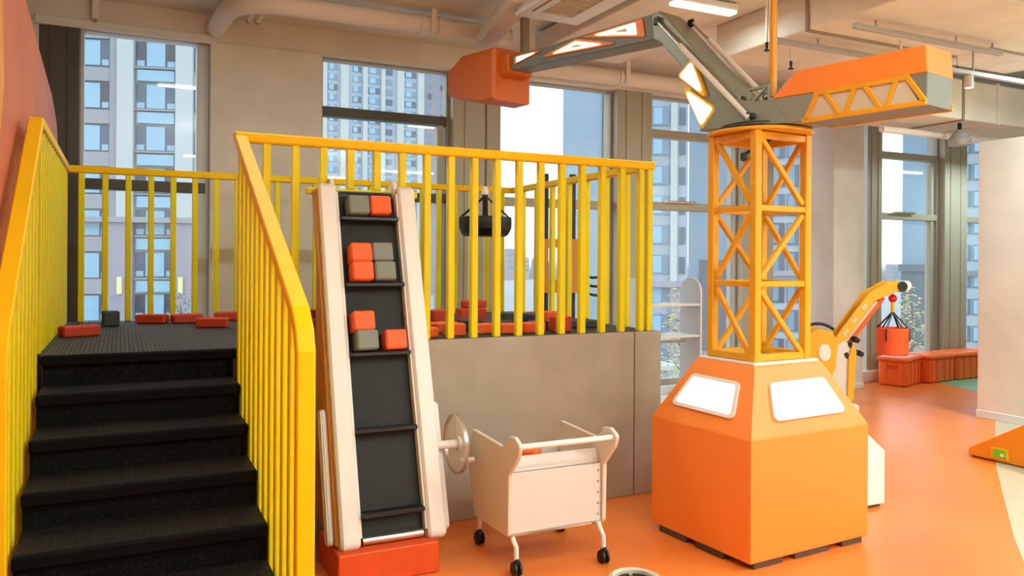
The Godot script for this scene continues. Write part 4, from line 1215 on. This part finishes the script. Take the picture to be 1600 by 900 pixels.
	for k in 6:
		var a := TAU * k / 6.0 + 0.3
		h = Shape.new()
		h.bar(Vector3(cos(a) * 0.153, 0.262, sin(a) * 0.153), Vector3(0, 0.44, 0), 0.018, 0.006)
		if k % 2 == 0:
			h.bar(Vector3(cos(a) * 0.158, 0.14, sin(a) * 0.158), Vector3(cos(a) * 0.158, 0.268, sin(a) * 0.158), 0.018, 0.006)
		part(b, "strap", h.done(), M.black)

# ---------------------------------------------------------------- outdoors
const STREET := -9.0
func facade_window(b: Node3D, s0: float, s1: float, y0: float, y1: float, dark: Material, lite: Material, kind: int):
	# a framed opening: recessed dark frame with lighter panes proud of it
	var w := s1 - s0; var hh := y1 - y0
	var fr := part(b, "window", boxmesh(Vector3(snappedf(w, 0.01), snappedf(hh, 0.01), 0.2), 0.0), dark, Vector3((s0 + s1) / 2.0, (y0 + y1) / 2.0, 0.02))
	if kind == 0: return
	if kind == 1:      # three lights, wide pale middle one
		part(fr, "pane", boxmesh(Vector3(snappedf(w * 0.46, 0.01), snappedf(hh * 0.94, 0.01), 0.1), 0.0), lite, Vector3(0, 0, 0.12))
		for s in [-1, 1]:
			part(fr, "pane", boxmesh(Vector3(snappedf(w * 0.19, 0.01), snappedf(hh * 0.22, 0.01), 0.08), 0.0), lite, Vector3(s * w * 0.38, -hh * 0.36, 0.12))
	else:              # two lights
		part(fr, "pane", boxmesh(Vector3(snappedf(w * 0.5, 0.01), snappedf(hh * 0.86, 0.01), 0.1), 0.0), lite, Vector3(-w * 0.17, 0, 0.12))
func building(label: String, p0: Vector3, yaw: float, s0: float, s1: float, top: float, depth: float, wall: Material, group := "apartment blocks outside the windows") -> Node3D:
	var b := thing("apartment_building", label, "building", Vector3(p0.x, STREET, p0.z), deg_to_rad(yaw), group)
	part(b, "wall", boxmesh(Vector3(s1 - s0, top - STREET, depth), 0.0), wall, Vector3((s0 + s1) / 2.0, (top - STREET) / 2.0, -depth / 2.0))
	return b
func strips(b: Node3D, called: String, list: Array, y0: float, y1: float, out: float, m: Material):
	for s in list:
		part(b, called, boxmesh(Vector3(s[1] - s[0], y1 - y0, out), 0.0), m, Vector3((s[0] + s[1]) / 2.0, (y0 + y1) / 2.0 - STREET, out / 2.0))
func tree(at: Vector3, height: float, spread: float, m: Material, label: String, sd: int):
	var t := thing("street_tree", label, "tree", at, 0.0, "street trees outside")
	var rng := RandomNumberGenerator.new()
	rng.seed = sd
	var h := Shape.new()
	h.tube([Vector3.ZERO, Vector3(0.1, height * 0.5, 0), Vector3(0, height * 0.95, 0.1)], [0.14, 0.09, 0.02], 8)
	var tr := part(t, "trunk", h.done(), paint("bark", col(96, 84, 70), 0.9))
	var lf := Shape.new()
	for k in 14:
		var y := height * (0.35 + 0.6 * k / 14.0)
		var a := rng.randf() * TAU
		var len := spread * (1.05 - 0.75 * k / 14.0)
		var tip := Vector3(cos(a) * len, y + len * 0.35, sin(a) * len)
		h = Shape.new()
		h.tube([Vector3(0, y, 0), tip], [0.035, 0.008], 5)
		part(tr, "branch", h.done(), paint("bark", col(96, 84, 70), 0.9))
	for k in 2600:
		var f := pow(rng.randf(), 0.7)
		var y := height * (1.02 - 0.7 * f)
		var r := spread * (0.15 + 0.9 * f) * sqrt(rng.randf())
		var a := rng.randf() * TAU
		var c := Vector3(cos(a) * r, y + rng.randf_range(-0.2, 0.2), sin(a) * r)
		var bs := Basis.from_euler(Vector3(rng.randf() * TAU, rng.randf() * TAU, 0))
		var s := rng.randf_range(0.035, 0.08)
		lf.face([c + bs * Vector3(-s, 0, 0), c + bs * Vector3(0, 0, s * 0.5), c + bs * Vector3(s, 0, 0), c + bs * Vector3(0, 0, -s * 0.5)], bs * Vector3.UP)
	var fo := part(t, "foliage", lf.done(), m)
	fo.set_meta("kind", "stuff")
func build_outside():
	var wall_a := paint("facade_pale", col(184, 192, 188), 0.8)
	var wall_b := paint("facade_blue_pale", col(158, 174, 180), 0.8)
	var wall_band := paint("facade_band", col(150, 154, 156), 0.8)
	var wall_low := paint("facade_lavender", col(150, 146, 154), 0.8)
	var wall_brown := paint("facade_taupe", col(140, 138, 144), 0.8)
	var glass_d := paint("facade_glass_dark", col(66, 92, 112), 0.15)
	var glass_dd := paint("facade_glass_deep", col(50, 62, 78), 0.15)
	var glass_l := paint("facade_glass_light", col(140, 182, 200), 0.2)
	var glass_m := paint("facade_glass_mid", col(108, 140, 160), 0.15)
	var slab_blue := paint("facade_slab", col(150, 176, 190), 0.7)
	var base_grey := paint("facade_base", col(104, 112, 124), 0.8)
	var h := Shape.new()
	h.box(Vector3(60, STREET - 0.2, -200), Vector3(700, 0.4, 420))
	var street := part(self, "street_ground", h.done(), paint("street", col(140, 146, 146), 0.9))
	street.set_meta("kind", "structure")
	# block seen through the left window
	var b := building("pale apartment block filling the leftmost window", Vector3(1.34, 0, -66.17), -14.43, -12.0, 7.0, 40.0, 14.0, wall_a)
	strips(b, "pilaster", [[-1.59, -0.45], [2.5, 3.72], [-8.0, -6.8]], 4.6, 40.0, 0.7, wall_a)
	strips(b, "pilaster", [[-2.15, -1.7], [4.45, 5.6]], 4.6, 40.0, 0.35, wall_band)
	strips(b, "lower_pier", [[-2.15, -0.45], [2.5, 3.72], [4.45, 6.9]], -9.0, 4.4, 0.75, wall_low)
	strips(b, "wall_lantern", [[-1.42, -1.1], [2.82, 3.14]], -1.1, 0.15, 1.0, paint("lantern_cream", col(226, 222, 160), 0.4))
	strips(b, "cornice", [[-12.0, 7.0]], 4.2, 4.6, 0.95, wall_band)
	for k in 16:
		var y := 25.4 - 3.16 * k - STREET - 0.0
		facade_window(b, -0.38, 2.44, y, y + 1.9, glass_d if k % 3 else glass_dd, glass_l, 1)
		part(b, "ledge", boxmesh(Vector3(2.84, 0.12, 0.5), 0.0), wall_band, Vector3(1.03, y - 0.1, 0.2))
		part(b, "balcony_panel", boxmesh(Vector3(2.6, 0.82, 0.35), 0.0), glass_l, Vector3(1.06, y - 0.68, 0.2))
		facade_window(b, -4.6, -2.2, y - 0.1, y + 1.85, glass_d if k % 2 else glass_dd, glass_l, 1)
		part(b, "spandrel", boxmesh(Vector3(2.44, 0.95, 0.3), 0.0), wall_band, Vector3(-3.4, y - 0.75, 0.15))
		facade_window(b, 3.78, 4.42, y - 0.1, y + 1.7, glass_d, glass_l, 2)
	# far tower behind the second window
	b = building("distant pale tower with many window columns in the second window", Vector3(71.07, 0, -232.45), 0.0, -60.0, 21.3, 110.0, 20.0, wall_b)
	var cols := [[-17.1, -14.4], [-9.9, -7.3], [-5.1, -1.6], [0.25, 2.3], [6.2, 9.8], [13.4, 14.9], [17.6, 19.4]]
	strips(b, "pilaster", [[-13.6, -11.2], [-6.9, -5.5], [-1.3, -0.1], [3.6, 5.8], [10.2, 12.2], [-19.6, -17.6]], -9.0, 110.0, 0.8, wall_a)
	strips(b, "recessed_bay", [[12.4, 20.6]], -9.0, 110.0, 0.12, wall_brown)
	for c in cols:
		for k in 25:
			var y := 75.2 - 3.0 * k - STREET
			facade_window(b, c[0], c[1], y, y + 1.8, glass_m if (k + int(c[0])) % 3 else glass_d, glass_l, 2 if c[1] - c[0] > 2.2 else 0)
	# slim slab seen through the third window
	b = building("smooth pale blue slab block beside the bright sky", Vector3(57.15, 0, -94.49), -31.17, -2.79, 4.3, 60.0, 3.0, slab_blue)
	strips(b, "edge_strip", [[2.57, 3.1]], -9.0, 60.0, 0.2, glass_dd)
	for y in [25.6, 26.6]:
		part(b, "groove_line", boxmesh(Vector3(5.3, 0.18, 0.1), 0.0), wall_a, Vector3(-0.11, y - STREET, 0.05))
	# blocks behind the crane
	b = building("apartment block with white pilasters left of the crane tower", Vector3(49.06, 0, -65.05), -37.02, -2.6, 2.15, 44.0, 6.0, wall_b)
	strips(b, "pilaster", [[0.45, 1.1], [-2.6, -1.7]], -0.5, 44.0, 0.6, wall_a)
	strips(b, "cornice", [[-2.7, 2.3]], -1.0, -0.4, 0.9, wall_low)
	strips(b, "lower_pier", [[0.45, 2.15]], -9.0, -1.0, 0.7, wall_brown)
	for k in 10:
		var y := 18.2 - 2.98 * k - STREET
		facade_window(b, -1.4, 0.3, y, y + 1.9, glass_m, glass_l, 2)
		facade_window(b, 1.3, 1.9, y, y + 1.7, glass_d, glass_l, 0)
	b = building("blue-grey block with a dark lower storey just left of the crane tower", Vector3(62.02, 0, -75.4), -39.44, -1.46, 9.0, 44.0, 6.0, slab_blue)
	strips(b, "base_storey", [[-0.2, 9.0]], -9.0, 1.8, 0.5, base_grey)
	for k in 9:
		var y := 22.0 - 3.0 * k - STREET
		facade_window(b, 3.2, 4.6, y, y + 1.7, glass_d, glass_l, 2)
	b = building("blue-windowed block seen through the crane lattice", Vector3(59.72, 0, -59.82), -44.95, -2.6, 3.4, 44.0, 6.0, wall_b)
	strips(b, "pilaster", [[-2.0, -1.35], [1.55, 2.3]], -0.6, 44.0, 0.5, wall_a)
	strips(b, "cornice", [[-2.7, 3.5]], 0.2, 0.7, 0.8, wall_low)
	for k in 11:
		var y := 17.8 - 2.9 * k - STREET
		facade_window(b, -1.3, 0.05, y, y + 2.2, glass_dd if k % 2 else glass_d, glass_m, 2)
		facade_window(b, 0.25, 1.5, y, y + 2.2, glass_d, glass_m, 2)
	# tall plain slab and the block beyond it, right windows
	b = building("plain blue-grey slab block with a dark base in the right window", Vector3(90.14, 0, -67.17), -53.31, -2.21, 3.4, 46.0, 3.0, slab_blue)
	strips(b, "edge_strip", [[1.02, 1.4]], -9.0, 46.0, 0.3, glass_d)
	strips(b, "cornice", [[-2.6, 1.0]], 0.5, 1.4, 0.9, base_grey)
	strips(b, "base_storey", [[-2.3, 1.0]], -9.0, 0.5, 0.6, base_grey)
	b = building("apartment block glimpsed beside the white partition", Vector3(76.32, 0, -51.68), -55.9, -1.3, 4.0, 40.0, 6.0, wall_b)
	for k in 9:
		var y := 12.6 - 2.7 * k - STREET
		facade_window(b, -0.5, 0.25, y, y + 1.6, glass_d, glass_l, 2)
		facade_window(b, 0.4, 1.4, y, y + 1.6, glass_d, glass_l, 2)
	strips(b, "cornice", [[-1.3, 4.0]], 0.3, 0.8, 0.7, base_grey)
	# low far city and street-level roofs
	var rng := RandomNumberGenerator.new()
	rng.seed = 41
	for k in 18:
		var f := 440.0 + 20.0 * (k % 3)
		var a := deg_to_rad((26.0 + 0.95 * k) if k < 9 else (48.2 + 1.15 * (k - 9)))
		var ht := rng.randf_range(9, 20)
		var fb := thing("far_building", "small hazy building on the far skyline", "building", Vector3(sin(a) * f, STREET, -cos(a) * f), 0.0, "hazy buildings on the far skyline")
		part(fb, "wall", boxmesh(Vector3(5.2, ht, 4.0), 0.0), wall_b if k % 2 else wall_low, Vector3(0, ht / 2.0, 0))
		for j in 3:
			part(fb, "window_band", boxmesh(Vector3(4.2, 1.1, 0.2), 0.0), glass_m, Vector3(0, ht * (0.4 + 0.2 * j), 2.05))
	for r in [[Vector3(25.5, 0, -29.0), Vector3(9, 3.2, 6), "low white-roofed street building outside the right window"], [Vector3(37, 0, -29.5), Vector3(8, 4.5, 5), "second low street building farther out on the right"], [Vector3(24, 0, -42), Vector3(12, 4.0, 6), "low street building behind the arched shelf"]]:
		var lb := thing("street_building", r[2], "building", Vector3(r[0].x, STREET, r[0].z))
		part(lb, "wall", boxmesh(r[1], 0.0), wall_band, Vector3(0, r[1].y / 2.0, 0))
		part(lb, "roof", boxmesh(r[1] * Vector3(1.06, 0, 1.06) + Vector3(0, 0.3, 0), 0.0), wall_a, Vector3(0, r[1].y + 0.15, 0))
	var leaf_y := paint("leaf_olive", col(186, 184, 124), 0.8)
	leaf_y.backlight_enabled = true; leaf_y.backlight = Color(0.3, 0.3, 0.12)
	var leaf_g := paint("leaf_green", col(92, 112, 84), 0.8)
	tree(Vector3(21.2, STREET, -16.2), 9.6, 1.7, leaf_y, "yellow-green young tree outside the right window", 3)
	tree(Vector3(16.8, STREET, -21.5), 9.4, 1.9, leaf_y, "yellow-green young tree behind the crane base", 7)
	tree(Vector3(31.5, STREET, -22.5), 8.6, 2.2, leaf_g, "dark green bushy tree low in the right window", 11)
	tree(Vector3(17.5, STREET, -32.0), 8.2, 3.0, leaf_g, "dark green tree low behind the white shelf", 13)
	tree(Vector3(2.5, STREET, -40.0), 8.8, 3.0, leaf_g, "dark green tree low in the leftmost window", 17)

func _ready():
	setup_view()
	make_materials()
	build_room()
	build_ceiling()
	sprinklers()
	build_platform()
	build_stairs()
	build_railings()
	build_blocks()
	build_conveyor()
	build_cart()
	build_crane()
	build_furnishings()
	build_outside()
